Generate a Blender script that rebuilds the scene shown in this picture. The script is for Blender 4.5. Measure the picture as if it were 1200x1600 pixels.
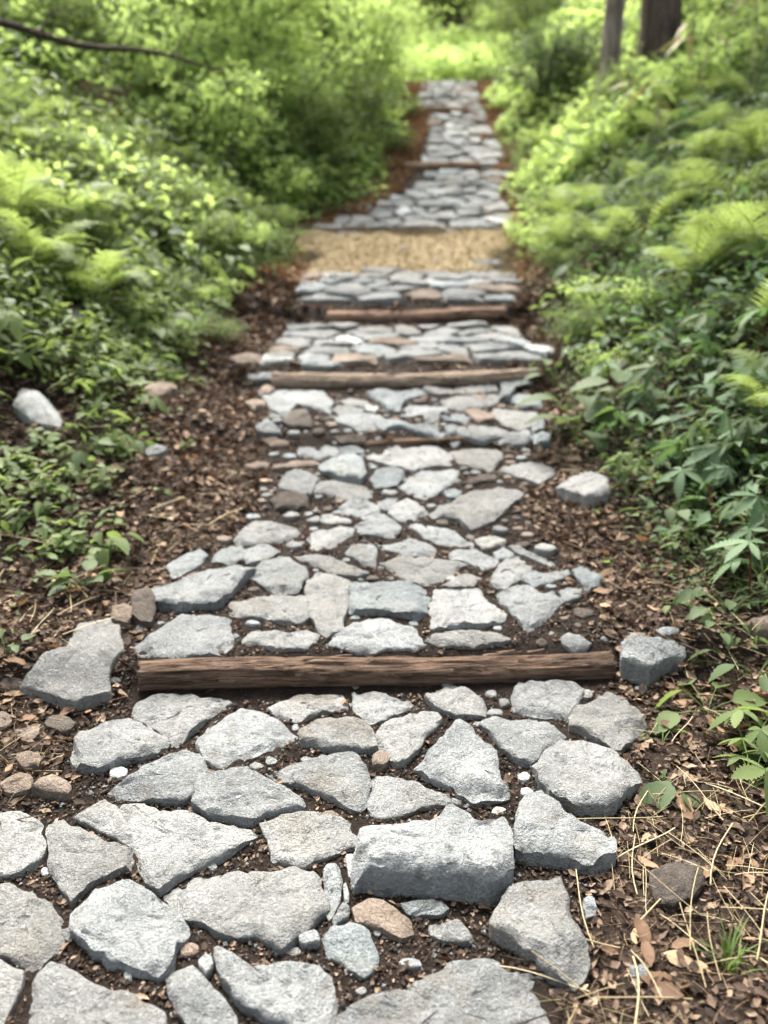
import bpy, math, random
import numpy as np
from mathutils import Vector, noise as mnoise

for o in list(bpy.data.objects):
    bpy.data.objects.remove(o, do_unlink=True)
scene = bpy.context.scene
COL = scene.collection
R = math.radians

# ------------------------------------------------------------------ camera, sky, sun, exposure
CAM_H, PITCH, FPX = 1.5, R(17.0), 1250.0          # eye height, downward tilt, focal length in photo pixels (1200 x 1600)
cam = bpy.data.cameras.new('camera')
cam_ob = bpy.data.objects.new('camera', cam)
COL.objects.link(cam_ob)
cam_ob.location = (0, 0, CAM_H)
cam_ob.rotation_euler = (R(90) - PITCH, 0, 0)
cam.sensor_fit = 'VERTICAL'
cam.sensor_height = 36.0
cam.lens = FPX / 1600 * 36.0
cam.clip_start, cam.clip_end = 0.05, 1000
cam.dof.use_dof = True
cam.dof.focus_distance = 2.2
cam.dof.aperture_fstop = (cam.lens / 1000) / 0.0205
cam.dof.aperture_blades = 0
scene.camera = cam_ob

SUN_EL, SUN_AZ = R(60), R(-14)                     # azimuth measured from +Y (up the trail) towards +X
world = bpy.data.worlds.new('World')
scene.world = world
world.use_nodes = True
wn = world.node_tree
wn.nodes.clear()
sky = wn.nodes.new('ShaderNodeTexSky')
sky.sky_type = 'NISHITA'
sky.sun_disc = False
sky.sun_elevation = SUN_EL
sky.sun_rotation = SUN_AZ
sky.air_density = 0.8
sky.dust_density = 6.0
sky.ozone_density = 0.2
bg = wn.nodes.new('ShaderNodeBackground')
bg.inputs['Strength'].default_value = 0.14
wo = wn.nodes.new('ShaderNodeOutputWorld')
hs = wn.nodes.new('ShaderNodeHueSaturation')            # thin high cloud: the blue is washed out evenly
hs.inputs['Saturation'].default_value = 0.5
wn.links.new(sky.outputs[0], hs.inputs['Color'])
wn.links.new(hs.outputs[0], bg.inputs[0])
wn.links.new(bg.outputs[0], wo.inputs[0])

sun = bpy.data.lights.new('sun', 'SUN')
sun.energy = 1.8
sun.angle = R(26)
sun.color = (1.0, 0.95, 0.86)
sun_ob = bpy.data.objects.new('sun', sun)
COL.objects.link(sun_ob)
sd = Vector((math.sin(SUN_AZ) * math.cos(SUN_EL), math.cos(SUN_AZ) * math.cos(SUN_EL), math.sin(SUN_EL)))
sun_ob.rotation_euler = sd.to_track_quat('Z', 'Y').to_euler()
sun_ob.location = sd * 40

vs = scene.view_settings
vs.view_transform = 'Standard'
vs.look = 'None'
vs.exposure = 2.3
vs.gamma = 1.0
vs.use_curve_mapping = False
scene.render.engine = 'CYCLES'
cy = scene.cycles
cy.use_denoising = True
cy.max_bounces = 7
cy.diffuse_bounces = 4
cy.transmission_bounces = 5
cy.glossy_bounces = 2
cy.transparent_max_bounces = 4
cy.sample_clamp_indirect = 6.0
cy.caustics_reflective = cy.caustics_refractive = False

# ------------------------------------------------------------------ numbers: noise, lens geometry, trail profile
def _hash(ix, iy, seed):
    h = (ix.astype(np.int64) * 374761393 + iy.astype(np.int64) * 668265263 + seed * 974711) & 0x7fffffff
    h = ((h ^ (h >> 13)) * 1274126177) & 0x7fffffff
    h = h ^ (h >> 16)
    return (h & 0xffff) / 65535.0

def vnoise(x, y, seed=0):
    x = np.asarray(x, float); y = np.asarray(y, float)
    ix = np.floor(x); iy = np.floor(y)
    fx = x - ix; fy = y - iy
    fx = fx * fx * (3 - 2 * fx); fy = fy * fy * (3 - 2 * fy)
    ix = ix.astype(np.int64); iy = iy.astype(np.int64)
    a = _hash(ix, iy, seed); b = _hash(ix + 1, iy, seed); c = _hash(ix, iy + 1, seed); d = _hash(ix + 1, iy + 1, seed)
    return (a * (1 - fx) + b * fx) * (1 - fy) + (c * (1 - fx) + d * fx) * fy

def fbm(x, y, seed=0, n=3):
    s = 0; a = 0.5
    for i in range(n):
        s = s + a * (vnoise(x * 2 ** i, y * 2 ** i, seed + i) - 0.5)
        a *= 0.5
    return s

CP, SP = math.cos(PITCH), math.sin(PITCH)
def z_at_row(row, Y):
    return CAM_H - Y * math.tan(PITCH + math.atan((row - 800) / FPX))
def project(p):
    p = np.asarray(p, float)
    x, y, z = p[..., 0], p[..., 1], p[..., 2]
    dep = y * CP + (CAM_H - z) * SP
    v = (CAM_H - z) * CP - y * SP
    dd = np.where(dep > 0.05, dep, 0.05)
    return 600 + FPX * x / dd, 800 + FPX * v / dd, dep

# (horizontal distance, height) along the middle of the trail; the pairs close together are the steps behind the logs
PROF = [(-30, -3.0), (-3, -0.35), (0, -0.08)]
for row, Y in ((1600, 1.28), (1350, 1.72), (1200, 2.08), (1081, 2.455)):
    PROF.append((Y, z_at_row(row, Y)))
for row, Y in ((1012, 2.60), (900, 3.15), (800, 3.73), (720, 4.30), (702, 4.45), (682, 4.53), (613, 5.30), (580, 5.48),
               (506, 6.70), (482, 6.82), (425, 8.0), (362, 9.3), (340, 9.8), (265, 11.6), (200, 13.6), (130, 16.0)):
    PROF.append((Y, z_at_row(row, Y)))
PROF += [(17.0, 4.86), (18.5, 5.15), (25, 7.4), (40, 13.2), (80, 29), (160, 52), (320, 70)]
_px = np.array([p[0] for p in PROF], float); _pz = np.array([p[1] for p in PROF], float)
_h = np.diff(_px); _d = np.diff(_pz) / _h
_m = np.zeros_like(_px)
for i in range(1, len(_px) - 1):
    if _d[i - 1] * _d[i] > 0:
        w1 = 2 * _h[i] + _h[i - 1]; w2 = _h[i] + 2 * _h[i - 1]
        _m[i] = (w1 + w2) / (w1 / _d[i - 1] + w2 / _d[i])
_m[0], _m[-1] = _d[0], _d[-1]
_gy = np.concatenate([np.arange(-30, 20, 0.01), np.arange(20, 320, 0.25)])
_k = np.clip(np.searchsorted(_px, _gy, side='right') - 1, 0, len(_h) - 1)
_t = (_gy - _px[_k]) / _h[_k]
_gz = ((1 + 2 * _t) * (1 - _t) ** 2 * _pz[_k] + _t * (1 - _t) ** 2 * _h[_k] * _m[_k]
       + _t * _t * (3 - 2 * _t) * _pz[_k + 1] + _t * _t * (_t - 1) * _h[_k] * _m[_k + 1])
def prof(y):
    return np.interp(y, _gy, _gz)

_ty = np.arange(1.0, 17.0, 0.01)
_trow = 800 + FPX * np.tan(np.arctan((CAM_H - prof(_ty)) / _ty) - PITCH)
def row_to_Y(row):
    return np.interp(-row, -_trow, _ty)
def edge_table(pts):
    ys, xs = [], []
    for row, px in pts:
        Y = float(row_to_Y(row)); dep = Y * CP + (CAM_H - float(prof(Y))) * SP
        ys.append(Y); xs.append((px - 600) * dep / FPX)
    return np.array(ys), np.array(xs)
LE = edge_table([(1600, -120), (1300, -5), (1150, 105), (1050, 190), (1000, 205), (900, 265), (800, 385), (700, 410), (600, 405), (500, 455),
                 (425, 478), (365, 452), (330, 545), (300, 590), (265, 612), (200, 640), (130, 645)])
RE = edge_table([(1600, 870), (1400, 930), (1200, 1000), (1050, 985), (1000, 955), (900, 905), (800, 835), (700, 845), (600, 842), (500, 800), (425, 806),
                 (365, 800), (300, 798), (265, 805), (240, 790), (200, 765), (160, 756), (130, 750)])
LV = edge_table([(1600, -400), (1200, -150), (1000, 20), (900, 150), (800, 210), (700, 248), (600, 305), (500, 362), (450, 408), (400, 474), (360, 452),
                 (330, 540), (300, 588), (265, 600), (200, 632), (130, 640)])
RV = edge_table([(1600, 1600), (1300, 1330), (1100, 1180), (950, 1060), (850, 985), (750, 930), (680, 872), (600, 858), (500, 842), (425, 818),
                 (365, 806), (300, 800), (265, 815), (240, 798), (200, 775), (160, 765), (130, 758)])
def tab(T, y):
    return np.interp(y, T[0], T[1])

def sstep(a, b, x):
    t = np.clip((np.asarray(x, float) - a) / (b - a), 0, 1)
    return t * t * (3 - 2 * t)

def Zs(x, y):
    """trail and bank surface without the fine roughness"""
    x = np.asarray(x, float); y = np.asarray(y, float)
    slant = 0.085 * np.exp(-((y - 2.5) / 0.45) ** 2) - 0.05 * np.exp(-((y - 5.4) / 0.5) ** 2)
    z = prof(y - slant * x)
    ul = np.maximum(0, tab(LE, y) - x); ur = np.maximum(0, x - tab(RE, y))
    sl = 0.10 + 0.42 * sstep(2.2, 5.5, y) - 0.1 * sstep(14, 20, y)
    sr = 0.14 + 0.58 * sstep(2.4, 5.0, y) - 0.15 * sstep(14, 20, y)
    ule = 7 * np.tanh(ul / 7); ure = 7 * np.tanh(ur / 7)
    z = z + sl * (np.sqrt(ule ** 2 + 0.3 ** 2) - 0.3) + sr * (np.sqrt(ure ** 2 + 0.25 ** 2) - 0.25)
    u = np.maximum(ul, ur)
    z = z + 0.5 * fbm(x * 0.55, y * 0.55, 11) * sstep(0.3, 2.5, u) + 2.5 * fbm(x * 0.08, y * 0.08, 17) * sstep(12, 30, np.abs(x) + np.maximum(0, y - 20))
    return z
def Z(x, y):
    x = np.asarray(x, float); y = np.asarray(y, float)
    u = np.maximum(np.maximum(0, tab(LE, y) - x), np.maximum(0, x - tab(RE, y)))
    return Zs(x, y) + (0.012 + 0.05 * sstep(0, 0.6, u)) * fbm(x * 5, y * 5, 3, 4) * 1.6
def z1(x, y):
    return float(Z(x, y))

_tt = np.geomspace(0.8, 90, 150)
def ray(px, py):
    d = np.array([(px - 600) / FPX, CP - (py - 800) / FPX * SP, -SP - (py - 800) / FPX * CP])
    return d
def ground_at(px, py, dz=0.0, f=Zs):
    """the point where the line of sight through a photo pixel meets the ground raised by dz"""
    d = ray(px, py)
    P = _tt[:, None] * d
    g = CAM_H + P[:, 2] - f(P[:, 0], P[:, 1]) - dz
    i = int(np.argmax(g < 0))
    if g[i] >= 0:
        i = len(_tt) - 1
    a, b = _tt[max(i - 1, 0)], _tt[i]
    for _ in range(2):
        ts = np.linspace(a, b, 14)
        Q = ts[:, None] * d
        gg = CAM_H + Q[:, 2] - f(Q[:, 0], Q[:, 1]) - dz
        j = max(int(np.argmax(gg < 0)), 1)
        a, b = ts[j - 1], ts[j]
    t = 0.5 * (a + b)
    return np.array([0, 0, CAM_H]) + t * d
def ground_many(P, dz):
    """ground_at for an outline: P (m,2) pixels, dz (m,)"""
    D = np.stack([(P[:, 0] - 600) / FPX, CP - (P[:, 1] - 800) / FPX * SP, -SP - (P[:, 1] - 800) / FPX * CP], -1)
    c = ground_at(*P.mean(0))
    t0 = c[1] / ray(*P.mean(0))[1]
    a, b = np.full(len(P), t0 * 0.70), np.full(len(P), t0 * 1.5)
    for _ in range(3):
        ts = a[:, None] + (b - a)[:, None] * np.linspace(0, 1, 25)[None]
        Q = ts[..., None] * D[:, None, :]
        g = CAM_H + Q[..., 2] - Zs(Q[..., 0], Q[..., 1]) - dz[:, None]
        j = np.argmax(g < 0, axis=1); j = np.where((g < 0).any(1), np.maximum(j, 1), 24)
        r = np.arange(len(P)); a, b = ts[r, j - 1], ts[r, j]
    return ((a + b) / 2)[:, None] * D
def at_depth(px, py, Y):
    """the point on a photo pixel's line of sight at horizontal distance Y"""
    d = ray(px, py)
    return np.array([0, 0, CAM_H]) + d * (Y / d[1])

# ------------------------------------------------------------------ helpers: objects, tags, mesh building
def link(name, data, mat=None, parent=None, loc=None):
    o = bpy.data.objects.new(name, data)
    COL.objects.link(o)
    if mat is not None and data is not None and not data.materials:
        data.materials.append(mat)
    if parent is not None:
        o.parent = parent
    if loc is not None:
        o.location = tuple(float(v) for v in loc)
    return o
def tag(o, label=None, cat=None, group=None, kind=None):
    if label: o['label'] = label
    if cat: o['category'] = cat
    if group: o['group'] = group
    if kind: o['kind'] = kind
    return o
ORD = ['first', 'second', 'third', 'fourth', 'fifth', 'sixth', 'seventh', 'eighth', 'ninth', 'tenth', 'eleventh', 'twelfth']
def placed_labels(pts, fmt, rows=('front', 'middle', 'back'), key=lambda p: -p[1]):
    """pts: (column, nearness) pairs. Label each by its row and its order counted outward from the trail"""
    idx = sorted(range(len(pts)), key=lambda i: key(pts[i]))
    per = -(-len(pts) // len(rows)); out = [None] * len(pts)
    for r, row in enumerate(rows):
        mem = sorted(idx[r * per:(r + 1) * per], key=lambda i: abs(pts[i][0] - 640))
        for k, i in enumerate(mem):
            out[i] = fmt.format(n=ORD[k], row=row)
    return out
def empty(name, loc, rz=0.0, sc=1.0):
    o = bpy.data.objects.new(name, None)
    COL.objects.link(o)
    o.empty_display_size = 0.05
    o.location = tuple(float(v) for v in loc)
    o.rotation_euler = (0, 0, rz)
    o.scale = (sc, sc, sc)
    return o
def raw_mesh(name, verts, faces, smooth=True, tint=None):
    """verts (n,3); faces: list of int arrays (m,k)"""
    me = bpy.data.meshes.new(name)
    verts = np.asarray(verts, np.float32)
    faces = [np.asarray(f, np.int32) for f in faces if len(f)]
    me.vertices.add(len(verts))
    me.vertices.foreach_set('co', verts.ravel())
    nl = sum(f.size for f in faces); npoly = sum(len(f) for f in faces)
    me.loops.add(nl)
    me.loops.foreach_set('vertex_index', np.concatenate([f.ravel() for f in faces]))
    me.polygons.add(npoly)
    tot = np.concatenate([np.full(len(f), f.shape[1], np.int32) for f in faces])
    st = np.concatenate([[0], np.cumsum(tot)[:-1]]).astype(np.int32)
    me.polygons.foreach_set('loop_start', st)
    me.polygons.foreach_set('use_smooth', np.full(npoly, smooth, bool))
    if tint is not None:
        a = me.attributes.new('tint', 'FLOAT', 'POINT')
        a.data.foreach_set('value', np.asarray(tint, np.float32))
    me.update(calc_edges=True)
    me.validate()
    return me
class MB:
    def __init__(s):
        s.v, s.f, s.t, s.n = [], {}, [], 0
    def add(s, verts, faces, tint=0.5):
        verts = np.asarray(verts, float).reshape(-1, 3)
        s.v.append(verts)
        tn = np.broadcast_to(np.asarray(tint, float), (len(verts),))
        s.t.append(tn)
        for f in faces:
            f = np.asarray(f, np.int64)
            if len(f):
                s.f.setdefault(f.shape[1], []).append(f + s.n)
        s.n += len(verts)
    def tube(s, pts, rad, sides=6, tint=0.5, cap=True):
        pts = np.asarray(pts, float); n = len(pts)
        rad = np.broadcast_to(np.asarray(rad, float), (n,))
        tg = np.gradient(pts, axis=0)
        tg /= np.linalg.norm(tg, axis=1)[:, None] + 1e-9
        ref = np.array([0.31, 0.17, 1.0]) if abs(tg[0][2]) < 0.9 else np.array([1.0, 0.2, 0.1])
        V = []
        for i in range(n):
            a = np.cross(tg[i], ref); a /= np.linalg.norm(a) + 1e-9
            b = np.cross(tg[i], a)
            an = np.arange(sides) * 2 * math.pi / sides
            V.append(pts[i] + rad[i] * (np.cos(an)[:, None] * a + np.sin(an)[:, None] * b))
        V = np.concatenate(V)
        i = np.arange(n - 1)[:, None] * sides; j = np.arange(sides)[None, :]; k = (j + 1) % sides
        q = np.stack([i + j, i + k, i + sides + k, i + sides + j], -1).reshape(-1, 4)
        fs = [q]
        s.add(V, fs, tint)
        if cap:
            for base in (0, (n - 1) * sides):
                s.add(V[base:base + sides], [np.arange(sides)[None, :]], tint)
    def scatter(s, tmpl, pos, rot, scale, tint):
        """copies of a template (verts, faces) as one mesh: pos (n,3), rot (n,3,3), scale (n,) or (n,3), tint (n,)"""
        tv, tf = tmpl
        tv = np.asarray(tv, float)
        pos = np.asarray(pos, float); n = len(pos)
        if n == 0:
            return
        sc = np.asarray(scale, float)
        if sc.ndim == 1: sc = sc[:, None]
        V = np.einsum('nij,nkj->nki', rot, tv[None] * sc[:, None, :]) + pos[:, None, :]
        k = len(tv)
        fs = [(np.asarray(f)[None] + (np.arange(n) * k)[:, None, None]).reshape(-1, np.asarray(f).shape[1]) for f in tf]
        s.add(V.reshape(-1, 3), fs, np.repeat(np.asarray(tint, float), k))
    def mesh(s, name, smooth=True):
        return raw_mesh(name, np.concatenate(s.v), [np.concatenate(x) for x in s.f.values()], smooth, np.concatenate(s.t))
    def build(s, name, mat, parent=None, loc=None, smooth=True):
        return link(name, s.mesh(name, smooth), mat, parent, loc)

def rots(az, pitch, roll):
    """rotation matrices: leaf along +y, normal +z; azimuth about z, pitch lifts the tip, roll about its own axis"""
    az, pitch, roll = np.broadcast_arrays(np.asarray(az, float), np.asarray(pitch, float), np.asarray(roll, float))
    ca, sa, cp, sp, cr, sr = np.cos(az), np.sin(az), np.cos(pitch), np.sin(pitch), np.cos(roll), np.sin(roll)
    o, l = np.zeros_like(ca), np.ones_like(ca)
    A = np.stack([np.stack([ca, -sa, o], -1), np.stack([sa, ca, o], -1), np.stack([o, o, l], -1)], -2)
    B = np.stack([np.stack([l, o, o], -1), np.stack([o, cp, -sp], -1), np.stack([o, sp, cp], -1)], -2)
    C = np.stack([np.stack([cr, o, sr], -1), np.stack([o, l, o], -1), np.stack([-sr, o, cr], -1)], -2)
    return A @ B @ C

# ------------------------------------------------------------------ materials
class NT:
    def __init__(s, name):
        s.m = bpy.data.materials.new(name); s.m.use_nodes = True
        s.t = s.m.node_tree; s.t.nodes.clear()
        s.out = s.n('ShaderNodeOutputMaterial')
    def n(s, ty, **kw):
        nd = s.t.nodes.new(ty)
        for k, v in kw.items():
            if k.startswith('i_'):
                nd.inputs[k[2:].replace('_', ' ')].default_value = v
            else:
                setattr(nd, k, v)
        return nd
    def l(s, a, b): s.t.links.new(a, b)
    def noise(s, vec, scale, detail=4.0, rough=0.55, dist=0.0):
        nd = s.n('ShaderNodeTexNoise'); nd.inputs['Scale'].default_value = scale; nd.inputs['Detail'].default_value = detail
        nd.inputs['Roughness'].default_value = rough; nd.inputs['Distortion'].default_value = dist
        s.l(vec, nd.inputs['Vector']); return nd.outputs[0]
    def ramp(s, fac, a, b, lo=0.0, hi=1.0):
        nd = s.n('ShaderNodeMapRange'); nd.inputs[1].default_value = a; nd.inputs[2].default_value = b
        nd.inputs[3].default_value = lo; nd.inputs[4].default_value = hi; nd.clamp = True
        s.l(fac, nd.inputs[0]); return nd.outputs[0]
    def mix(s, fac, a, b, mode='MIX'):
        nd = s.n('ShaderNodeMix', data_type='RGBA', blend_type=mode)
        for i, v in ((0, fac), (6, a), (7, b)):
            if isinstance(v, (int, float)): nd.inputs[i].default_value = v
            elif isinstance(v, tuple): nd.inputs[i].default_value = (*v[:3], 1)
            else: s.l(v, nd.inputs[i])
        return nd.outputs[2]
    def math(s, op, a, b=0.0):
        nd = s.n('ShaderNodeMath', operation=op)
        for i, v in ((0, a), (1, b)):
            if isinstance(v, (int, float)): nd.inputs[i].default_value = v
            else: s.l(v, nd.inputs[i])
        return nd.outputs[0]
    def bump(s, h, strength, dist, normal=None):
        nd = s.n('ShaderNodeBump'); nd.inputs['Strength'].default_value = strength; nd.inputs['Distance'].default_value = dist
        s.l(h, nd.inputs['Height'])
        if normal is not None: s.l(normal, nd.inputs['Normal'])
        return nd.outputs[0]
    def coords(s, rnd=True):
        tc = s.n('ShaderNodeTexCoord').outputs['Object']
        if not rnd: return tc, None
        oi = s.n('ShaderNodeObjectInfo').outputs['Random']
        mu = s.math('MULTIPLY', oi, 173.0)
        cb = s.n('ShaderNodeCombineXYZ'); s.l(mu, cb.inputs[0]); s.l(mu, cb.inputs[1])
        ad = s.n('ShaderNodeVectorMath', operation='ADD'); s.l(tc, ad.inputs[0]); s.l(cb.outputs[0], ad.inputs[1])
        return ad.outputs[0], oi
    def principled(s, col, rough=0.9, normal=None, spec=0.25):
        b = s.n('ShaderNodeBsdfPrincipled')
        if isinstance(col, tuple): b.inputs['Base Color'].default_value = (*col, 1)
        else: s.l(col, b.inputs['Base Color'])
        if isinstance(rough, (int, float)): b.inputs['Roughness'].default_value = rough
        else: s.l(rough, b.inputs['Roughness'])
        b.inputs['Specular IOR Level'].default_value = spec
        if normal is not None: s.l(normal, b.inputs['Normal'])
        return b
    def done(s, shader):
        s.l(shader.outputs[0] if hasattr(shader, 'outputs') else shader, s.out.inputs['Surface']); return s.m

def stone_mat(name, lo, hi, warm, dark=(0.095, 0.10, 0.10), clast=0.6, stain=0.5):
    t = NT(name)
    v, r = t.coords()
    big = t.noise(v, 5.0, 5, 0.6)
    c = t.mix(t.ramp(big, 0.32, 0.68), lo, hi)
    c = t.mix(t.ramp(r, 0.35, 1.0, 0.0, 0.55), c, warm)
    br = t.ramp(t.math('FRACT', t.math('MULTIPLY', r, 7.3)), 0, 1, 0.72, 1.18)
    c = t.mix(1.0, c, t.mix(1.0, (1, 1, 1), br, 'MULTIPLY'), 'MULTIPLY')
    # darker rock fragments bedded in the paler stone
    for sc, th, am in ((26, 0.80, clast), (60, 0.72, clast * 0.8)):
        vo = t.n('ShaderNodeTexVoronoi'); vo.inputs['Scale'].default_value = sc; vo.inputs['Randomness'].default_value = 1.0
        wob = t.n('ShaderNodeVectorMath', operation='ADD'); t.l(v, wob.inputs[0])
        nn = t.n('ShaderNodeTexNoise'); nn.inputs['Scale'].default_value = sc * 2.2; t.l(v, nn.inputs['Vector'])
        ws = t.n('ShaderNodeVectorMath', operation='SCALE'); ws.inputs['Scale'].default_value = 0.5 / sc; t.l(nn.outputs['Color'], ws.inputs[0])
        t.l(ws.outputs[0], wob.inputs[1]); t.l(wob.outputs[0], vo.inputs['Vector'])
        sep = t.n('ShaderNodeSeparateColor'); t.l(vo.outputs['Color'], sep.inputs[0])
        pick = t.ramp(sep.outputs[0], th, th + 0.03)
        blob = t.ramp(vo.outputs['Distance'], 0.30, 0.42, 1.0, 0.0)
        c = t.mix(t.math('MULTIPLY', t.math('MULTIPLY', pick, blob), am), c, dark)
    fine = t.noise(v, 150, 3, 0.7)
    c = t.mix(t.ramp(fine, 0.54, 0.68, 0.0, 0.42), c, dark)
    c = t.mix(t.ramp(t.noise(v, 80, 3, 0.65), 0.54, 0.70, 0.0, 0.4), c, tuple(min(1, x * 1.35) for x in hi))
    # soil and lichen stains in irregular patches
    st = t.math('MULTIPLY', t.ramp(t.noise(v, 6.5, 6, 0.72, 0.6), 0.56, 0.66), t.ramp(t.noise(v, 70, 3, 0.7), 0.42, 0.58))
    c = t.mix(t.math('MULTIPLY', st, stain), c, (0.05, 0.042, 0.035))
    ys = t.ramp(t.noise(v, 3.1, 4, 0.6), 0.55, 0.72, 0.0, 0.35)
    c = t.mix(ys, c, (0.215, 0.195, 0.155))
    lw = t.math('MULTIPLY', t.ramp(t.noise(v, 4.3, 5, 0.7, 0.8), 0.52, 0.70), t.ramp(t.math('FRACT', t.math('MULTIPLY', r, 13.7)), 0.25, 1.0, 0.0, 0.85))
    c = t.mix(lw, c, (0.115, 0.098, 0.078))
    h = t.math('ADD', t.math('MULTIPLY', t.noise(v, 22, 5, 0.68), 1.0), t.math('MULTIPLY', t.ramp(t.noise(v, 140, 2, 0.7), 0.35, 0.55), 0.22))
    nb = t.bump(h, 1.0, 0.016)
    return t.done(t.principled(c, 0.92, nb, 0.2))

M = {}
M['stone'] = stone_mat('grey_volcanic_stone', (0.138, 0.147, 0.149), (0.245, 0.256, 0.257), (0.21, 0.20, 0.18))
M['stone_pale'] = stone_mat('pale_broken_stone', (0.29, 0.305, 0.305), (0.43, 0.445, 0.44), (0.38, 0.38, 0.35), clast=0.25, stain=0.15)
M['stone_brown'] = stone_mat('brown_stone', (0.12, 0.095, 0.075), (0.24, 0.195, 0.16), (0.20, 0.15, 0.115), dark=(0.06, 0.05, 0.04), clast=0.3)
M['stone_dark'] = stone_mat('dark_stone', (0.055, 0.046, 0.040), (0.10, 0.085, 0.072), (0.08, 0.062, 0.05), dark=(0.03, 0.027, 0.024), clast=0.3)
M['stone_blue'] = stone_mat('bluish_stone', (0.135, 0.153, 0.158), (0.235, 0.258, 0.263), (0.21, 0.22, 0.215))

def soil_mat(name, a, b, c3, sc=1.0):
    t = NT(name)
    tc = t.n('ShaderNodeTexCoord').outputs['Object']
    c = t.mix(t.ramp(t.noise(tc, 9 * sc, 6, 0.7), 0.3, 0.7), a, b)
    c = t.mix(t.ramp(t.noise(tc, 55 * sc, 4, 0.7), 0.52, 0.68, 0, 0.8), c, c3)
    h = t.noise(tc, 45 * sc, 5, 0.78)
    return t.done(t.principled(c, 0.95, t.bump(h, 1.0, 0.02), 0.15))
M['soil'] = soil_mat('forest_soil', (0.015, 0.011, 0.009), (0.040, 0.028, 0.021), (0.095, 0.067, 0.047))
M['path_soil'] = soil_mat('trail_soil', (0.010, 0.0075, 0.006), (0.027, 0.019, 0.0145), (0.062, 0.043, 0.031), 1.6)
M['sand'] = soil_mat('straw_coloured_sand', (0.21, 0.16, 0.09), (0.31, 0.245, 0.145), (0.40, 0.33, 0.22), 0.8)

def bark_mat(name, a, b, c3, axis=0, sc=1.0):
    t = NT(name)
    v, r = t.coords()
    mp = t.n('ShaderNodeMapping'); s = [34 * sc] * 3; s[axis] = 3.6 * sc
    mp.inputs['Scale'].default_value = s; t.l(v, mp.inputs['Vector'])
    f1 = t.noise(mp.outputs[0], 1.0, 8, 0.7, 0.4)
    mp2 = t.n('ShaderNodeMapping'); s2 = [110 * sc] * 3; s2[axis] = 12 * sc
    mp2.inputs['Scale'].default_value = s2; t.l(v, mp2.inputs['Vector'])
    f2 = t.noise(mp2.outputs[0], 1.0, 4, 0.7)
    c = t.mix(t.ramp(f1, 0.40, 0.58), a, b)
    c = t.mix(t.ramp(f2, 0.5, 0.72, 0, 0.75), c, c3)
    c = t.mix(t.ramp(t.noise(v, 7 * sc, 4, 0.6), 0.5, 0.7, 0, 0.6), c, tuple(x * 0.45 for x in a))
    h = t.math('ADD', f1, t.math('MULTIPLY', f2, 0.5))
    return t.done(t.principled(c, 0.9, t.bump(h, 1.0, 0.03), 0.2))
M['log'] = bark_mat('weathered_log', (0.046, 0.029, 0.019), (0.165, 0.106, 0.073), (0.26, 0.187, 0.138))
M['log_pale'] = bark_mat('dry_pale_log', (0.14, 0.105, 0.078), (0.29, 0.225, 0.17), (0.40, 0.33, 0.26))
M['log_red'] = bark_mat('reddish_log', (0.13, 0.078, 0.055), (0.27, 0.175, 0.125), (0.36, 0.26, 0.195))
M['trunk'] = bark_mat('tree_bark', (0.045, 0.034, 0.025), (0.105, 0.078, 0.058), (0.18, 0.145, 0.11), 2, 0.35)
M['trunk_pale'] = bark_mat('pale_tree_bark', (0.10, 0.075, 0.055), (0.24, 0.20, 0.16), (0.36, 0.33, 0.29), 2, 0.35)
M['twig'] = bark_mat('twig_bark', (0.045, 0.033, 0.025), (0.11, 0.083, 0.062), (0.19, 0.155, 0.12), 2, 0.7)

def leaf_mat(name, a, b, c3, trans, tfac=0.38, rough=0.62, spec=0.22, vein=False):
    """a..b..c3 over the per-leaf tint"""
    t = NT(name)
    at = t.n('ShaderNodeAttribute', attribute_name='tint').outputs['Fac']
    oi = t.n('ShaderNodeObjectInfo').outputs['Random']
    k = t.math('ADD', at, t.ramp(oi, 0, 1, -0.12, 0.12))
    c = t.mix(t.ramp(k, 0.0, 0.5), a, b)
    c = t.mix(t.ramp(k, 0.55, 1.0), c, c3)
    tc = t.n('ShaderNodeTexCoord').outputs['Object']
    c = t.mix(t.ramp(t.noise(tc, 30, 3, 0.6), 0.45, 0.7, 0, 0.35), c, tuple(x * 0.6 for x in a))
    p = t.principled(c, rough, None, spec)
    tr = t.n('ShaderNodeBsdfTranslucent')
    t.l(t.mix(t.ramp(k, 0.0, 1.0), trans, tuple(min(1, x * 1.5) for x in trans)), tr.inputs['Color'])
    mx = t.n('ShaderNodeMixShader'); mx.inputs[0].default_value = tfac
    t.l(p.outputs[0], mx.inputs[1]); t.l(tr.outputs[0], mx.inputs[2])
    return t.done(mx)
M['leaf_dark'] = leaf_mat('dark_green_leaf', (0.030, 0.050, 0.021), (0.066, 0.098, 0.043), (0.130, 0.170, 0.083), (0.13, 0.20, 0.055), 0.28)
M['leaf_mid'] = leaf_mat('mid_green_leaf', (0.048, 0.074, 0.026), (0.098, 0.138, 0.050), (0.170, 0.215, 0.085), (0.21, 0.29, 0.075), 0.34)
M['leaf_bright'] = leaf_mat('fresh_green_leaf', (0.11, 0.172, 0.052), (0.178, 0.26, 0.084), (0.26, 0.345, 0.14), (0.42, 0.55, 0.16), 0.48)
M['leaf_cool'] = leaf_mat('matt_blue_green_leaf', (0.050, 0.092, 0.046), (0.095, 0.150, 0.080), (0.155, 0.22, 0.125), (0.14, 0.25, 0.07), 0.25, 0.62)
M['fern'] = leaf_mat('fern_green', (0.085, 0.130, 0.040), (0.145, 0.200, 0.062), (0.22, 0.275, 0.10), (0.30, 0.39, 0.10), 0.38, 0.55)
M['grass'] = leaf_mat('grass_green', (0.060, 0.11, 0.028), (0.11, 0.17, 0.045), (0.20, 0.24, 0.09), (0.22, 0.34, 0.07), 0.35)
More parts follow.
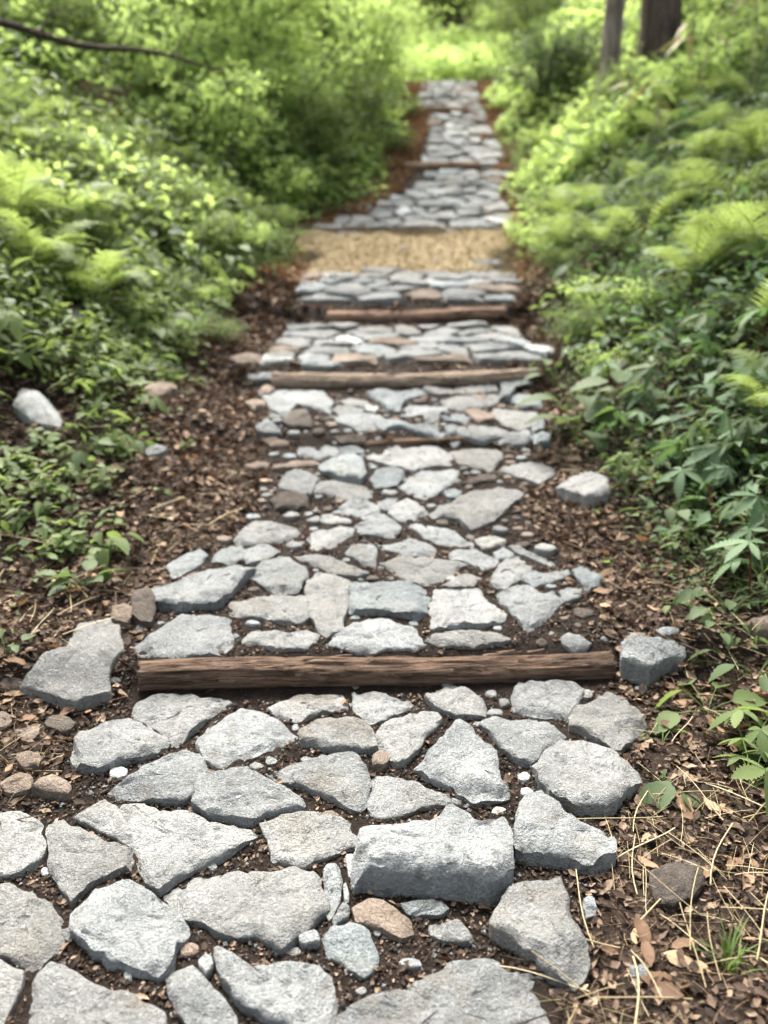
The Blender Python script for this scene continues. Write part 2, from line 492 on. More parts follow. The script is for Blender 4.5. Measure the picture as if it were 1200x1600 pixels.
M['dry'] = leaf_mat('dry_leaf', (0.066, 0.041, 0.027), (0.185, 0.115, 0.070), (0.40, 0.29, 0.185), (0.25, 0.13, 0.06), 0.15, 0.7, 0.2)
M['litter'] = leaf_mat('rotting_leaf', (0.018, 0.0125, 0.010), (0.072, 0.049, 0.035), (0.285, 0.208, 0.148), (0.12, 0.06, 0.03), 0.10, 0.8, 0.2)
M['straw'] = leaf_mat('straw', (0.27, 0.21, 0.11), (0.42, 0.345, 0.20), (0.56, 0.49, 0.32), (0.40, 0.30, 0.12), 0.15, 0.5)
M['stem_green'] = leaf_mat('green_stem', (0.06, 0.10, 0.03), (0.10, 0.15, 0.05), (0.16, 0.2, 0.07), (0.1, 0.15, 0.04), 0.1)
M['stem_red'] = leaf_mat('red_stem', (0.09, 0.022, 0.016), (0.13, 0.035, 0.022), (0.17, 0.05, 0.03), (0.1, 0.03, 0.02), 0.05)
M['straw_dull'] = leaf_mat('dull_straw', (0.21, 0.16, 0.085), (0.33, 0.26, 0.15), (0.43, 0.36, 0.235), (0.22, 0.17, 0.09), 0.1, 0.8, 0.15)
# ------------------------------------------------------------------ the ground and the trail
def grid_mesh(name, xs, ys, f):
    X, Y = np.meshgrid(xs, ys)
    Zv = f(X, Y)
    V = np.stack([X, Y, Zv], -1).reshape(-1, 3)
    nx, ny = len(xs), len(ys)
    i = np.arange(ny - 1)[:, None] * nx; j = np.arange(nx - 1)[None, :]
    q = np.stack([i + j, i + j + 1, i + nx + j + 1, i + nx + j], -1).reshape(-1, 4)
    return raw_mesh(name, V, [q], True)
def spaced(spans):
    out = []
    for a, b, st in spans:
        out.append(np.arange(a, b - 1e-6, st))
    out.append([spans[-1][1]])
    return np.concatenate(out)
gx = spaced([(-300, -60, 30), (-60, -20, 5), (-20, -8, 1.0), (-8, -4, 0.25), (-4, -2, 0.08), (-2, 2, 0.03), (2, 4, 0.08), (4, 8, 0.25), (8, 20, 1.0), (20, 60, 5), (60, 300, 30)])
gyy = spaced([(-30, -4, 2), (-4, 0.4, 0.4), (0.4, 4.6, 0.03), (4.6, 10, 0.06), (10, 20, 0.15), (20, 40, 1), (40, 320, 10)])
ground = link('ground', grid_mesh('ground', gx, gyy, Z), M['soil'])
tag(ground, 'dark brown forest floor rising along both sides of the trail', 'ground', kind='structure')

def path_z(x, y):
    xl, xr = tab(LE, y), tab(RE, y)
    e = np.minimum(x - xl, xr - x)
    return Z(x, y) + 0.006 - 0.05 * sstep(0.02, -0.12, e) + 0.014 * fbm(x * 14, y * 14, 31, 3)
pu = np.linspace(-0.12, 1.12, 90)
pys = spaced([(0.6, 5.0, 0.025), (5.0, 10, 0.05), (10, 16.3, 0.1)])
U, PY = np.meshgrid(pu, pys)
PX = tab(LE, PY) + U * (tab(RE, PY) - tab(LE, PY))
nV = np.stack([PX, PY, path_z(PX, PY)], -1).reshape(-1, 3)
i_ = np.arange(len(pys) - 1)[:, None] * len(pu); j_ = np.arange(len(pu) - 1)[None, :]
path = link('path', raw_mesh('path', nV, [np.stack([i_ + j_, i_ + j_ + 1, i_ + len(pu) + j_ + 1, i_ + len(pu) + j_], -1).reshape(-1, 4)]), M['path_soil'])
tag(path, 'trail of rough grey stones laid in dark soil climbing uphill', 'path', kind='structure')

# straw-coloured sandy stretch between two paved stretches
su = np.linspace(-0.02, 1.0, 46); sy = np.linspace(7.86, 9.36, 46)
U, SY = np.meshgrid(su, sy)
SX = tab(LE, SY) + U * (tab(RE, SY) - tab(LE, SY))
edge = np.minimum(np.minimum(U + 0.02, 1.0 - U) * 2.2, np.minimum(SY - 7.86, 9.36 - SY)) + 0.75 * fbm(SX * 2.6, SY * 2.6, 71) - 0.06
SZ = path_z(SX, SY) + 0.042 * sstep(-0.04, 0.16, edge) - 0.02 + 0.02 * fbm(SX * 9, SY * 9, 77)
i_ = np.arange(45)[:, None] * 46; j_ = np.arange(45)[None, :]
sandp = link('sandy_path_stretch', raw_mesh('sandy_path_stretch', np.stack([SX, SY, SZ], -1).reshape(-1, 3),
             [np.stack([i_ + j_, i_ + j_ + 1, i_ + 46 + j_ + 1, i_ + 46 + j_], -1).reshape(-1, 4)]), M['sand'])
tag(sandp, 'straw coloured sandy stretch across the trail between stone paving', 'path', kind='structure')

# ------------------------------------------------------------------ stones
FOOT = []            # footprints (n,2), for keeping litter off the stones
def resample(poly, n):
    P = np.asarray(poly, float)
    Q = np.vstack([P, P[:1]])
    seg = np.linalg.norm(np.diff(Q, axis=0), axis=1)
    s = np.concatenate([[0], np.cumsum(seg)])
    t = np.linspace(0, s[-1], n, endpoint=False)
    return np.stack([np.interp(t, s, Q[:, 0]), np.interp(t, s, Q[:, 1])], -1), s[-1]
def area2(P):
    x, y = P[:, 0], P[:, 1]
    return 0.5 * np.sum(x * np.roll(y, -1) - np.roll(x, -1) * y)

def stone_mesh(name, F, h, seed, detail=1.0, rough=1.0, tilt=None, dome=0.0, sink=0.05, grow=1.065):
    """F: footprint (n,2) in world metres; h: height above the soil. Returns mesh and origin."""
    rng = random.Random(seed)
    if area2(F) < 0:
        F = F[::-1]
    per = np.linalg.norm(np.diff(np.vstack([F, F[:1]]), axis=0), axis=1).sum()
    n = int(max(14, min(110, per / 0.0125 * detail)))
    F, _ = resample(F, n)
    # ragged outline, corners slightly worn
    c = F.mean(0)
    th0 = np.arange(n)
    F = c + (F - c) * (grow + 0.04 * (vnoise(th0 * 0.45, th0 * 0 + 0.3, seed + 9) - 0.5) + 0.028 * (vnoise(th0 * 1.1, th0 * 0 + 0.7, seed + 19) - 0.5))[:, None]
    rel = F - c
    rad = np.linalg.norm(rel, axis=1)
    size = math.sqrt(abs(area2(F)))
    zc = float(Zs(c[0], c[1]))
    rings = [1.0, 1.0, 0.99, 0.965, 0.92, 0.86, 0.78, 0.68, 0.56, 0.43, 0.29, 0.14] if detail > 0.6 else [1.0, 1.0, 0.975, 0.93, 0.8, 0.5, 0.2]
    top = h * rng.uniform(0.92, 1.05)
    tx, ty = (rng.uniform(-0.16, 0.16), rng.uniform(-0.12, 0.16)) if tilt is None else tilt
    tx *= min(1.0, h / max(size, 1e-3) * 3.0); ty *= min(1.0, h / max(size, 1e-3) * 3.0)
    planes = []
    for k in range(rng.randint(6, 9)):
        a = rng.uniform(0, 2 * math.pi)
        d = np.array([math.cos(a), math.sin(a)])
        sup = (rel @ d).max()
        sl = rng.choice([0.3, 0.5, 0.9, 1.6])
        planes.append((d, sup * rng.uniform(0.45, 0.95) if sl < 0.6 else sup * rng.uniform(0.72, 0.97), sl))
    V = []
    th = np.arange(n) / n * 6.2832
    rimv = 0.62 + 0.34 * (vnoise(np.cos(th) * 2.3 + seed % 97, np.sin(th) * 2.3, seed) - 0.45) + 0.30 * (vnoise(np.cos(th) * 7 + seed % 89, np.sin(th) * 7, seed + 3) - 0.5)
    so = Vector((rng.uniform(-90, 90), rng.uniform(-90, 90), rng.uniform(-90, 90)))
    for k, s in enumerate(rings):
        p = rel * s
        edge = (1 - s) * rad                      # distance in from the rim
        z = top + tx * p[:, 0] + ty * p[:, 1] - dome * top * s * s
        for d, off, sl in planes:
            q = p @ d - off
            z = np.minimum(z, top + 0.02 * h - sl * q)
        rim = h * (rimv + (1.15 - rimv) * np.sqrt(np.clip(edge / (0.15 * size), 0, 1)))
        z = np.minimum(z, rim)
        z = np.maximum(z, 0.25 * h)
        if k == 0:
            z = np.full(n, -sink)
        if k == 1:
            p = p * (1.0 - 0.05 * h / max(size, 0.05) * 4 * (1 - rimv))[:, None]
        V.append(np.column_stack([p, z]))
    cz = min([top] + [top + 0.02 * h + sl * off for d, off, sl in planes])
    V.append(np.array([[0, 0, cz]]))
    V = np.concatenate(V)
    a1, a2 = 0.014 * rough * min(1, size / 0.25), 0.0065 * rough * min(1, size / 0.2)
    D = np.zeros_like(V)
    nr = len(rings)
    for i in range(len(V)):
        q = Vector(V[i])
        n1 = mnoise.noise_vector(q * 9 + so)
        n2 = mnoise.noise_vector(q * 34 + so)
        D[i] = (n1[0] * a1 + n2[0] * a2, n1[1] * a1 + n2[1] * a2, n1[2] * a1 * 0.75 + n2[2] * a2 * 0.9)
        if detail > 0.6:
            n3 = mnoise.noise(q * 85 + so)
            rd = abs(mnoise.noise(q * 13 + so * 1.7))      # thin broken ledges
            D[i][2] += n3 * 0.0022 * rough - (0.006 * rough * max(0, 0.10 - rd) / 0.10)
    V = V + D
    X = V[:, 0] + c[0]; Y = V[:, 1] + c[1]
    V[:, 2] += Zs(X, Y) * 0.75 + zc * 0.25 - zc
    q = []
    j = np.arange(n); k1 = (j + 1) % n
    for r in range(nr - 1):
        q.append(np.stack([r * n + j, r * n + k1, (r + 1) * n + k1, (r + 1) * n + j], -1))
    tri = np.stack([(nr - 1) * n + j, (nr - 1) * n + k1, np.full(n, nr * n)], -1)
    me = raw_mesh(name, V, [np.concatenate(q), tri], True)
    me.set_sharp_from_angle(angle=R(38))
    FOOT.append(F.copy())
    return me, (c[0], c[1], zc)

def footprint(poly, k, hmax=0.13, hmin=0.02):
    """photo outline -> footprint on the ground and stone height; far rim taken at the stone's top, near rim at its foot"""
    P = np.asarray(poly, float)
    n = max(24, len(P) * 6)
    P, per = resample(P, n)
    if area2(P) < 0: P = P[::-1]
    cen = P.mean(0)
    g = ground_at(cen[0], cen[1])
    dep = g[1] * CP + (CAM_H - g[2]) * SP
    hp = (P[:, 1].max() - P[:, 1].min()) * dep / FPX
    ang = PITCH + math.atan((cen[1] - 800) / FPX)
    h = min(max(k * hp / max(math.cos(ang), 0.3), hmin), hmax)
    tg = np.roll(P, -1, 0) - np.roll(P, 1, 0)
    tg = tg / (np.linalg.norm(tg, axis=1)[:, None] + 1e-9)
    ny = -tg[:, 0]                                 # outward normal's image-y for this winding
    w = 0.5 - 0.5 * ny                             # 1 at the far rim, 0 at the near rim
    for _ in range(5):
        w = 0.5 * w + 0.25 * (np.roll(w, 1) + np.roll(w, -1))
    F = ground_many(P, h * 0.62 * w)[:, :2]
    return F, h

def z2(off, sc, pts):
    return [(off[0] + x / sc, off[1] + y / sc) for x, y in pts]
A1, A2, A3, A4 = ((0, 1200), 2), ((600, 1200), 2), ((0, 900), 2), ((600, 900), 2)
A5, A6 = ((200, 680), 3), ((550, 680), 3)
A7 = ((380, 560), 2.4)
def T(a, *pts): return z2(a[0], a[1], pts)
PAVERS = [  # outline, side-height share, material
 (T(A1, (-90,160), (0,150), (60,142), (120,160), (138,185), (128,215), (145,255), (130,310), (70,345), (0,362), (-90,350)), .25, 'stone'),
 (T(A1, (165,165), (205,158), (250,190), (340,245), (405,255), (412,325), (360,345), (280,385), (230,445), (190,400), (160,310), (145,220)), .2, 'stone'),
 (T(A1, (220,155), (330,95), (370,125), (412,205), (408,250), (380,240), (330,215), (250,185)), .25, 'stone'),
 (T(A1, (370,115), (420,125), (560,150), (770,195), (788,230), (700,290), (600,335), (540,375), (500,402), (455,365), (430,290), (405,200)), .18, 'stone'),
 (T(A1, (820,185), (870,150), (930,140), (1040,155), (1120,165), (1135,190), (1110,250), (1000,300), (960,318), (840,300), (845,240), (825,215)), .22, 'stone'),
 (T(A1, (620,60), (690,10), (740,0), (830,25), (960,105), (955,140), (830,165), (785,195), (660,165), (615,130)), .28, 'stone'),
 (T(A1, (525,390), (600,345), (700,320), (830,325), (975,320), (1005,400), (1012,460), (950,520), (885,585), (800,550), (690,530), (655,510), (560,490), (565,450), (528,430)), .22, 'stone'),
 (T(A1, (245,440), (300,385), (380,338), (440,365), (510,430), (575,500), (578,540), (545,600), (520,660), (485,682), (400,650), (300,610), (240,545), (230,490)), .26, 'stone'),
 (T(A1, (-90,390), (0,380), (70,370), (130,400), (185,440), (190,480), (178,520), (185,570), (100,650), (60,630), (0,600), (-90,590)), .2, 'stone'),
 (T(A1, (75,745), (110,650), (150,605), (260,650), (330,690), (420,720), (500,760), (520,800), (500,900), (60,900)), .15, 'stone'),
 (T(A1, (-90,600), (0,610), (72,650), (70,700), (30,780), (0,830), (-90,850)), .2, 'stone'),
 (T(A1, (512,650), (540,620), (600,610), (640,660), (730,760), (740,810), (700,860), (600,850), (560,780), (525,700)), .18, 'stone'),
 (T(A1, (668,575), (700,562), (735,600), (780,635), (830,610), (900,608), (985,625), (1030,665), (1035,800), (1000,850), (850,830), (760,770), (690,690), (675,620)), .25, 'stone'),
 (T(A1, (1010,330), (1035,293), (1060,320), (1068,370), (1060,440), (1030,490), (1015,450)), .2, 'stone_blue'),
 (T(A1, (1070,375), (1080,362), (1090,400), (1088,432), (1074,430)), .2, 'stone_blue'),
 (T(A1, (1038,480), (1075,420), (1095,440), (1090,480), (1045,505)), .2, 'stone'),
 (T(A1, (1000,545), (1040,495), (1100,478), (1150,510), (1185,590), (1180,640), (1130,665), (1060,620), (1010,590)), .16, 'stone_blue'),
 ([(548,1417), (575,1406), (610,1417), (640,1440), (648,1465), (625,1475), (590,1460), (560,1450)], .35, 'stone_brown'),
 ([(558,1370), (572,1310), (620,1295), (690,1283), (700,1270), (740,1290), (785,1285), (797,1320), (797,1380), (760,1417), (700,1405), (600,1400), (560,1390)], .42, 'stone'),
 ([(540,1340), (550,1332), (560,1340), (558,1370), (545,1380)], .3, 'stone_pale'),
 ([(623,1415), (650,1408), (690,1408), (703,1420), (690,1436), (640,1438)], .35, 'stone_blue'),
 ([(672,1445), (715,1435), (722,1448), (740,1470), (735,1480), (690,1478), (670,1462)], .3, 'stone'),
 (T(A2, (345,500), (375,400), (400,370), (480,345), (540,345), (560,400), (580,480), (630,560), (645,630), (600,710), (550,690), (500,640), (420,590), (350,540)), .26, 'stone'),
 (T(A2, (410,180), (425,120), (480,82), (530,120), (570,160), (640,200), (710,240), (708,300), (640,345), (560,320), (470,310), (412,290)), .38, 'stone'),
 (T(A4, (465,600), (500,550), (560,515), (650,525), (700,545), (790,610), (805,640), (790,670), (730,720), (690,755), (600,750), (540,720), (490,660)), .3, 'stone'),
 ([(530,1592), (560,1577), (640,1552), (700,1510), (740,1498), (765,1500), (790,1520), (830,1515), (855,1535), (862,1570), (855,1650), (530,1650)], .14, 'stone'),
 (T(A4, (95,600), (170,530), (235,455), (260,465), (300,520), (340,540), (350,620), (398,690), (370,710), (280,722), (220,680), (130,640)), .24, 'stone'),
 ([(578,1255), (582,1220), (600,1213), (650,1225), (718,1253), (715,1262), (660,1268), (600,1287), (580,1280)], .2, 'stone'),
 ([(586,1150), (610,1130), (660,1113), (683,1118), (689,1132), (660,1165), (640,1190), (622,1204), (600,1185)], .25, 'stone'),
 (T(A4, (305,470), (340,440), (400,440), (500,450), (560,475), (575,500), (500,560), (465,605), (420,590), (350,530)), .25, 'stone'),
 (T(A4, (400,380), (420,335), (490,332), (560,328), (605,340), (618,380), (600,420), (560,455), (470,450), (400,430)), .34, 'stone'),
 (T(A4, (580,450), (600,415), (650,400), (690,370), (740,385), (790,430), (820,475), (800,500), (770,530), (720,560), (640,520), (580,490)), .3, 'stone'),
 (T(A4, (125,385), (190,345), (240,338), (300,385), (320,420), (310,445), (220,450), (160,420)), .34, 'stone'),
 ([(552,1085), (600,1080), (655,1108), (600,1128), (575,1138), (553,1115)], .22, 'stone'),
 (T(A3, (840,420), (920,375), (1020,368), (1095,375), (1100,420), (1000,440), (930,468), (870,450)), .24, 'stone'),
 (T(A3, (935,500), (960,470), (1020,440), (1110,448), (1150,480), (1170,540), (1150,565), (1060,565), (1000,560), (940,540)), .42, 'stone'),
 (T(A3, (845,630), (920,580), (1010,565), (1110,560), (1135,590), (1145,650), (1150,720), (1120,745), (1050,720), (960,680), (880,655)), .26, 'stone'),
 (T(A3, (608,525), (660,470), (740,412), (800,425), (900,470), (920,510), (850,550), (780,580), (690,608), (630,580)), .2, 'stone'),
 (T(A3, (405,415), (480,385), (620,365), (748,378), (740,400), (660,450), (620,490), (560,545), (480,490), (420,450)), .24, 'stone'),
 (T(A3, (218,570), (240,510), (290,465), (400,450), (470,480), (515,510), (518,545), (470,575), (380,600), (320,625), (250,615), (222,600)), .36, 'stone'),
 (T(A3, (342,675), (440,610), (560,550), (620,560), (660,610), (640,665), (560,725), (450,715), (350,695)), .3, 'stone'),
 (T(A3, (420,220), (530,150), (560,122), (640,118), (712,125), (712,230), (680,250), (560,262), (450,255)), .16, 'stone'),
 (T(A3, (482,50), (530,35), (620,5), (720,-25), (780,-15), (775,10), (720,60), (680,100), (560,115), (490,95)), .42, 'stone'),
 (T(A3, (725,90), (770,65), (860,60), (960,75), (968,130), (940,155), (880,155), (800,140), (730,130)), .35, 'stone'),
 (T(A3, (750,195), (800,170), (840,165), (900,180), (995,165), (990,200), (960,235), (860,240), (760,215)), .15, 'stone'),
 (T(A5, (850,700), (880,655), (950,670), (1040,705), (1035,770), (1010,830), (1010,910), (930,935), (900,920), (860,840), (845,740)), .22, 'stone'),
 (T(A5, (570,680), (640,600), (690,560), (760,590), (820,630), (830,680), (780,740), (720,745), (640,720)), .33, 'stone'),
 (T(A5, (515,490), (560,420), (630,395), (700,410), (790,450), (780,480), (700,500), (600,515), (530,515)), .25, 'stone'),
 (T(A5, (395,600), (430,540), (490,515), (535,525), (540,590), (470,610)), .3, 'stone_blue'),
 (T(A5, (545,530), (600,515), (670,520), (705,545), (650,590), (560,605)), .3, 'stone'),
 (T(A5, (195,620), (260,570), (340,545), (365,580), (320,640), (230,672)), .35, 'stone_blue'),
 (T(A5, (820,490), (900,450), (1000,435), (1045,450), (1040,480), (960,530), (890,540), (850,520)), .3, 'stone'),
 (T(A5, (800,575), (870,565), (960,580), (1050,620), (1115,655), (1050,670), (960,660), (880,625), (820,600)), .2, 'stone'),
 (T(A5, (990,545), (1060,520), (1140,520), (1160,545), (1160,610), (1120,620), (1060,585)), .3, 'stone'),
 (T(A5, (860,385), (930,370), (1040,405), (1030,425), (950,430), (890,410)), .25, 'stone'),
 (T(A5, (965,365), (1040,315), (1120,310), (1175,350), (1170,380), (1100,400), (1020,380)), .25, 'stone'),
 (T(A6, (25,435), (90,390), (150,378), (200,410), (235,430), (190,480), (120,480), (40,470)), .35, 'stone'),
 (T(A5, (865,280), (890,225), (960,215), (1060,230), (1130,260), (1135,300), (1050,315), (980,300)), .3, 'stone'),
 (T(A5, (700,225), (740,180), (820,172), (900,205), (870,250), (850,295), (790,280), (720,250)), .35, 'stone'),
 (T(A5, (895,150), (960,115), (1040,90), (1100,120), (1105,190), (1080,230), (1000,215), (910,180)), .4, 'stone_blue'),
 (T(A5, (785,80), (830,50), (900,45), (990,65), (980,105), (900,115), (810,105)), .35, 'stone'),
 (T(A5, (670,310), (700,270), (770,265), (835,290), (840,340), (780,362), (700,355)), .45, 'stone_dark'),
 (T(A6, (85,110), (130,55), (200,42), (320,50), (450,70), (475,110), (440,140), (350,150), (290,178), (200,150), (110,125)), .22, 'stone'),
 (T(A6, (485,80), (530,55), (620,50), (690,75), (690,120), (640,165), (570,150), (500,130)), .25, 'stone'),
 (T(A6, (685,170), (760,140), (840,130), (930,150), (930,195), (870,225), (780,205)), .35, 'stone'),
 (T(A6, (88,200), (130,165), (200,155), (250,180), (245,215), (200,245), (120,255)), .38, 'stone_blue'),
 (T(A6, (218,240), (270,205), (380,160), (460,148), (490,175), (480,220), (420,265), (340,298), (270,275)), .2, 'stone'),
 (T(A6, (385,365), (430,340), (560,275), (640,235), (720,240), (790,275), (760,320), (660,400), (560,440), (500,405), (410,395)), .28, 'stone'),
 (T(A6, (170,365), (210,310), (260,305), (330,345), (345,370), (290,410), (220,415)), .3, 'stone'),
 (T(A6, (275,440), (340,420), (400,435), (480,460), (550,495), (545,530), (450,525), (350,500)), .22, 'stone'),
 (T(A6, (135,510), (180,490), (270,490), (340,515), (395,530), (370,570), (270,575), (160,550)), .28, 'stone'),
 (T(A6, (160,610), (220,575), (300,570), (450,590), (545,615), (460,655), (370,705), (280,690), (190,650)), .22, 'stone'),
 (T(A6, (455,570), (490,545), (580,545), (680,585), (690,615), (600,640), (540,610), (470,595)), .25, 'stone'),
 (T(A6, (425,710), (500,665), (580,655), (600,680), (560,720), (480,725)), .2, 'stone'),
 (T(A6, (650,680), (700,610), (770,565), (820,580), (845,620), (800,670), (720,720), (670,710)), .25, 'stone'),
 (T(A6, (795,690), (840,640), (910,650), (1000,635), (1010,670), (930,700), (860,720)), .4, 'stone_blue'),
 (T(A6, (1030,640), (1070,615), (1110,640), (1170,680), (1150,720), (1090,740), (1065,700)), .42, 'stone_blue'),
 (T(A6, (970,740), (1020,720), (1070,735), (1060,780), (1000,800)), .4, 'stone_blue'),
 (T(A6, (700,745), (760,720), (830,715), (880,755), (940,740), (985,790), (930,850), (880,900), (820,930), (780,870), (715,800)), .22, 'stone'),
 (T(A6, (340,860), (380,780), (390,735), (460,725), (580,722), (650,790), (705,845), (700,880), (600,900), (480,910), (360,905)), .22, 'stone'),
 (T(A6, (-5,800), (5,720), (100,705), (220,690), (300,695), (330,740), (335,840), (290,870), (150,855), (0,840)), .42, 'stone_blue'),
 ([(518,1010), (535,985), (560,970), (610,972), (650,985), (665,1005), (645,1018), (560,1020)], .12, 'stone'),
 (T(A6, (360,965), (420,920), (520,910), (650,920), (735,960), (700,985), (560,1000), (420,995)), .12, 'stone'),
 (T(A6, (575,495), (640,470), (710,490), (705,520), (620,540)), .35, 'stone'),
 (T(A6, (710,515), (780,525), (880,570), (940,600), (930,620), (850,595), (770,555)), .3, 'stone'),
 (T(A6, (665,560), (710,530), (760,560), (740,590), (680,590)), .4, 'stone'),
 (T(A6, (115,330), (160,300), (215,300), (205,320), (160,365), (120,350)), .25, 'stone'),
 (T(A6, (430,270), (470,250), (515,270), (500,300), (450,305)), .4, 'stone_blue'),
 (T(A7, (50,120), (85,100), (180,100), (280,110), (320,160), (310,205), (240,190), (200,180), (170,222), (110,190), (85,150)), .22, 'stone'),
 (T(A7, (360,160), (410,148), (470,165), (455,185), (390,178)), .35, 'stone'),
 (T(A7, (330,195), (380,175), (450,195), (440,215), (370,222)), .35, 'stone'),
 (T(A7, (350,225), (400,208), (500,212), (525,235), (510,265), (430,270), (375,250)), .35, 'stone'),
 (T(A7, (460,135), (500,118), (580,130), (660,120), (685,140), (650,165), (600,170), (590,200), (545,200), (500,165)), .4, 'stone_blue'),
 (T(A7, (585,200), (640,178), (740,180), (760,195), (720,215), (640,220)), .35, 'stone'),
 (T(A7, (505,245), (560,232), (640,250), (740,252), (752,280), (720,308), (690,300), (600,275), (520,280)), .4, 'stone_blue'),
 (T(A7, (675,120), (690,98), (740,110), (800,120), (780,140), (720,145)), .4, 'stone'),
 (T(A7, (800,115), (850,100), (940,95), (955,125), (880,138), (810,135)), .3, 'stone'),
 (T(A7, (750,160), (800,148), (900,140), (965,135), (955,170), (880,190), (820,200), (760,185)), .3, 'stone'),
 (T(A7, (965,90), (1030,62), (1080,75), (1085,115), (1030,115), (1000,165), (960,160), (975,120)), .4, 'stone_blue'),
 (T(A7, (1000,165), (1040,132), (1110,155), (1110,190), (1050,195)), .45, 'stone_blue'),
 (T(A7, (935,195), (985,195), (1100,200), (1112,240), (1050,270), (980,255), (940,225)), .35, 'stone'),
 (T(A7, (805,260), (880,245), (960,258), (985,275), (960,305), (880,315), (815,300)), .35, 'stone'),
 (T(A7, (950,300), (1000,278), (1070,275), (1078,310), (1050,332), (970,330)), .4, 'stone'),
 (T(A7, (830,205), (870,192), (930,205), (935,235), (880,242)), .5, 'stone_brown'),
 (T(A7, (780,215), (815,208), (850,230), (835,248), (785,243)), .5, 'stone_blue'),
 (T(A7, (675,210), (710,200), (735,215), (730,240), (685,243)), .5, 'stone_blue'),
 (T(A7, (155,235), (185,205), (240,200), (250,260), (195,268), (160,255)), .5, 'stone_dark'),
 (T(A7, (460,180), (490,170), (508,188), (490,205), (462,200)), .45, 'stone_pale'),
 (T(A7, (755,255), (790,248), (805,290), (765,300)), .5, 'stone_blue'),
 (T(A7, (355,340), (400,330), (450,335), (445,360), (370,370)), .4, 'stone_blue'),
 (T(A7, (345,300), (400,285), (460,300), (450,330), (370,332)), .5, 'stone_dark'),
 (T(A7, (1085,300), (1120,275), (1150,290), (1145,330), (1095,340)), .5, 'stone_blue'),
 (T(A7, (1080,265), (1110,232), (1130,245), (1125,275), (1090,290)), .5, 'stone_blue'),
 (T(A7, (820,472), (880,440), (940,432), (945,462), (860,482)), .5, 'stone_dark'),
]
for i, (poly, k, mk) in enumerate(PAVERS):
    F, h = footprint(poly, k * (0.6 if k < 0.38 else 0.72))
    F = F.mean(0) + (F - F.mean(0)) * np.array([1.0 + 0.07 * float(sstep(2.4, 3.0, F[:, 1].mean())), 1.0 + 0.18 * float(sstep(2.4, 3.4, F[:, 1].mean()))])
    me, o0 = stone_mesh('paving_stone', F, h, 100 + i, 1.0, 1.15)
    so_ = link('paving_stone', me, M[mk], path, o0)
    if mk == 'stone_brown': so_['label'] = 'brown weathered stone among the grey paving'
    if mk == 'stone_dark': so_['label'] = 'dark brown stone among the grey paving'

# chips and wedges of pale stone in the joints
CHIPS = [(105,1465,19,24), (74,1366,20,20), (482,1472,36,36), (458,1490,30,20), (332,1358,18,18), (200,1530,16,28), (215,1545,20,14),
         (273,1588,20,16), (590,1460,14,18), (642,1510,38,24), (297,1490,34,32), (322,1515,24,42), (186,1212,32,24), (140,1240,12,12),
         (401,1200,24,16), (424,1192,20,18), (462,1140,12,16), (180,1064,18,14), (243,1077,16,12), (565,1552,20,18), (610,1572,16,18),
         (668,1090,14,14), (699,1072,18,12), (768,1087,20,18), (787,1102,18,20), (773,1115,30,14), (745,1133,16,12), (917,1089,22,22), (818,1217,22,22),
         (824,1240,22,20), (780,1270,28,18), (722,1274,14,14), (818,1265,10,10), (1002,1078,22,14), (220,984,16,16), (945,1000,14,14), (555,1075,12,8),
         (478,1190,20,16), (595,1190,30,34), (860,1180,14,10), (440,1012,10,8), (368,995,14,10), (515,1275,30,16), (300,1270,20,14),
         (870,1440,12,16), (595,1320,10,8), (700,1180,10,8), (640,1420,10,8), (300,835,18,10), (470,850,14,8), (655,868,14,8), (735,840,16,8), (610,905,14,8),
         (705,905,20,10), (560,862,12,8), (690,770,12,8), (640,800,14,8), (520,745,14,8), (600,762,12,8), (715,752,14,8), (580,720,12,6), (660,835,12,7)]
rc = random.Random(5)
def blob(cx, cy, w, h, r, n=7):
    out = []
    a0 = r.uniform(0, 6.28)
    for k in range(n):
        a = a0 + k * 2 * math.pi / n + r.uniform(-.22, .22)
        q = r.uniform(0.82, 1.12)
        out.append((cx + math.cos(a) * w / 2 * q, cy + math.sin(a) * h / 2 * q))
    return out
for i, (cx, cy, w, h) in enumerate(CHIPS):
    F, hh = footprint(blob(cx, cy, w, h, rc), 0.4, 0.05, 0.008)
    me, o0 = stone_mesh('stone_chip', F, hh, 700 + i, 0.55, 0.9, sink=0.02)
    brown = (cx, cy) in ((595, 1190), (515, 1275), (300, 1270), (297, 1490))
    link('stone_chip', me, M['stone_brown' if brown else rc.choice(['stone_pale', 'stone', 'stone'])], path, o0)
octa = (np.array([(1, 0, 0), (0, 1, .1), (-1, .1, 0), (0, -1, 0), (.1, 0, .8), (0, 0, -.6)]), [np.array([(0, 1, 4), (1, 2, 4), (2, 3, 4), (3, 0, 4), (1, 0, 5), (2, 1, 5), (3, 2, 5), (0, 3, 5)])])

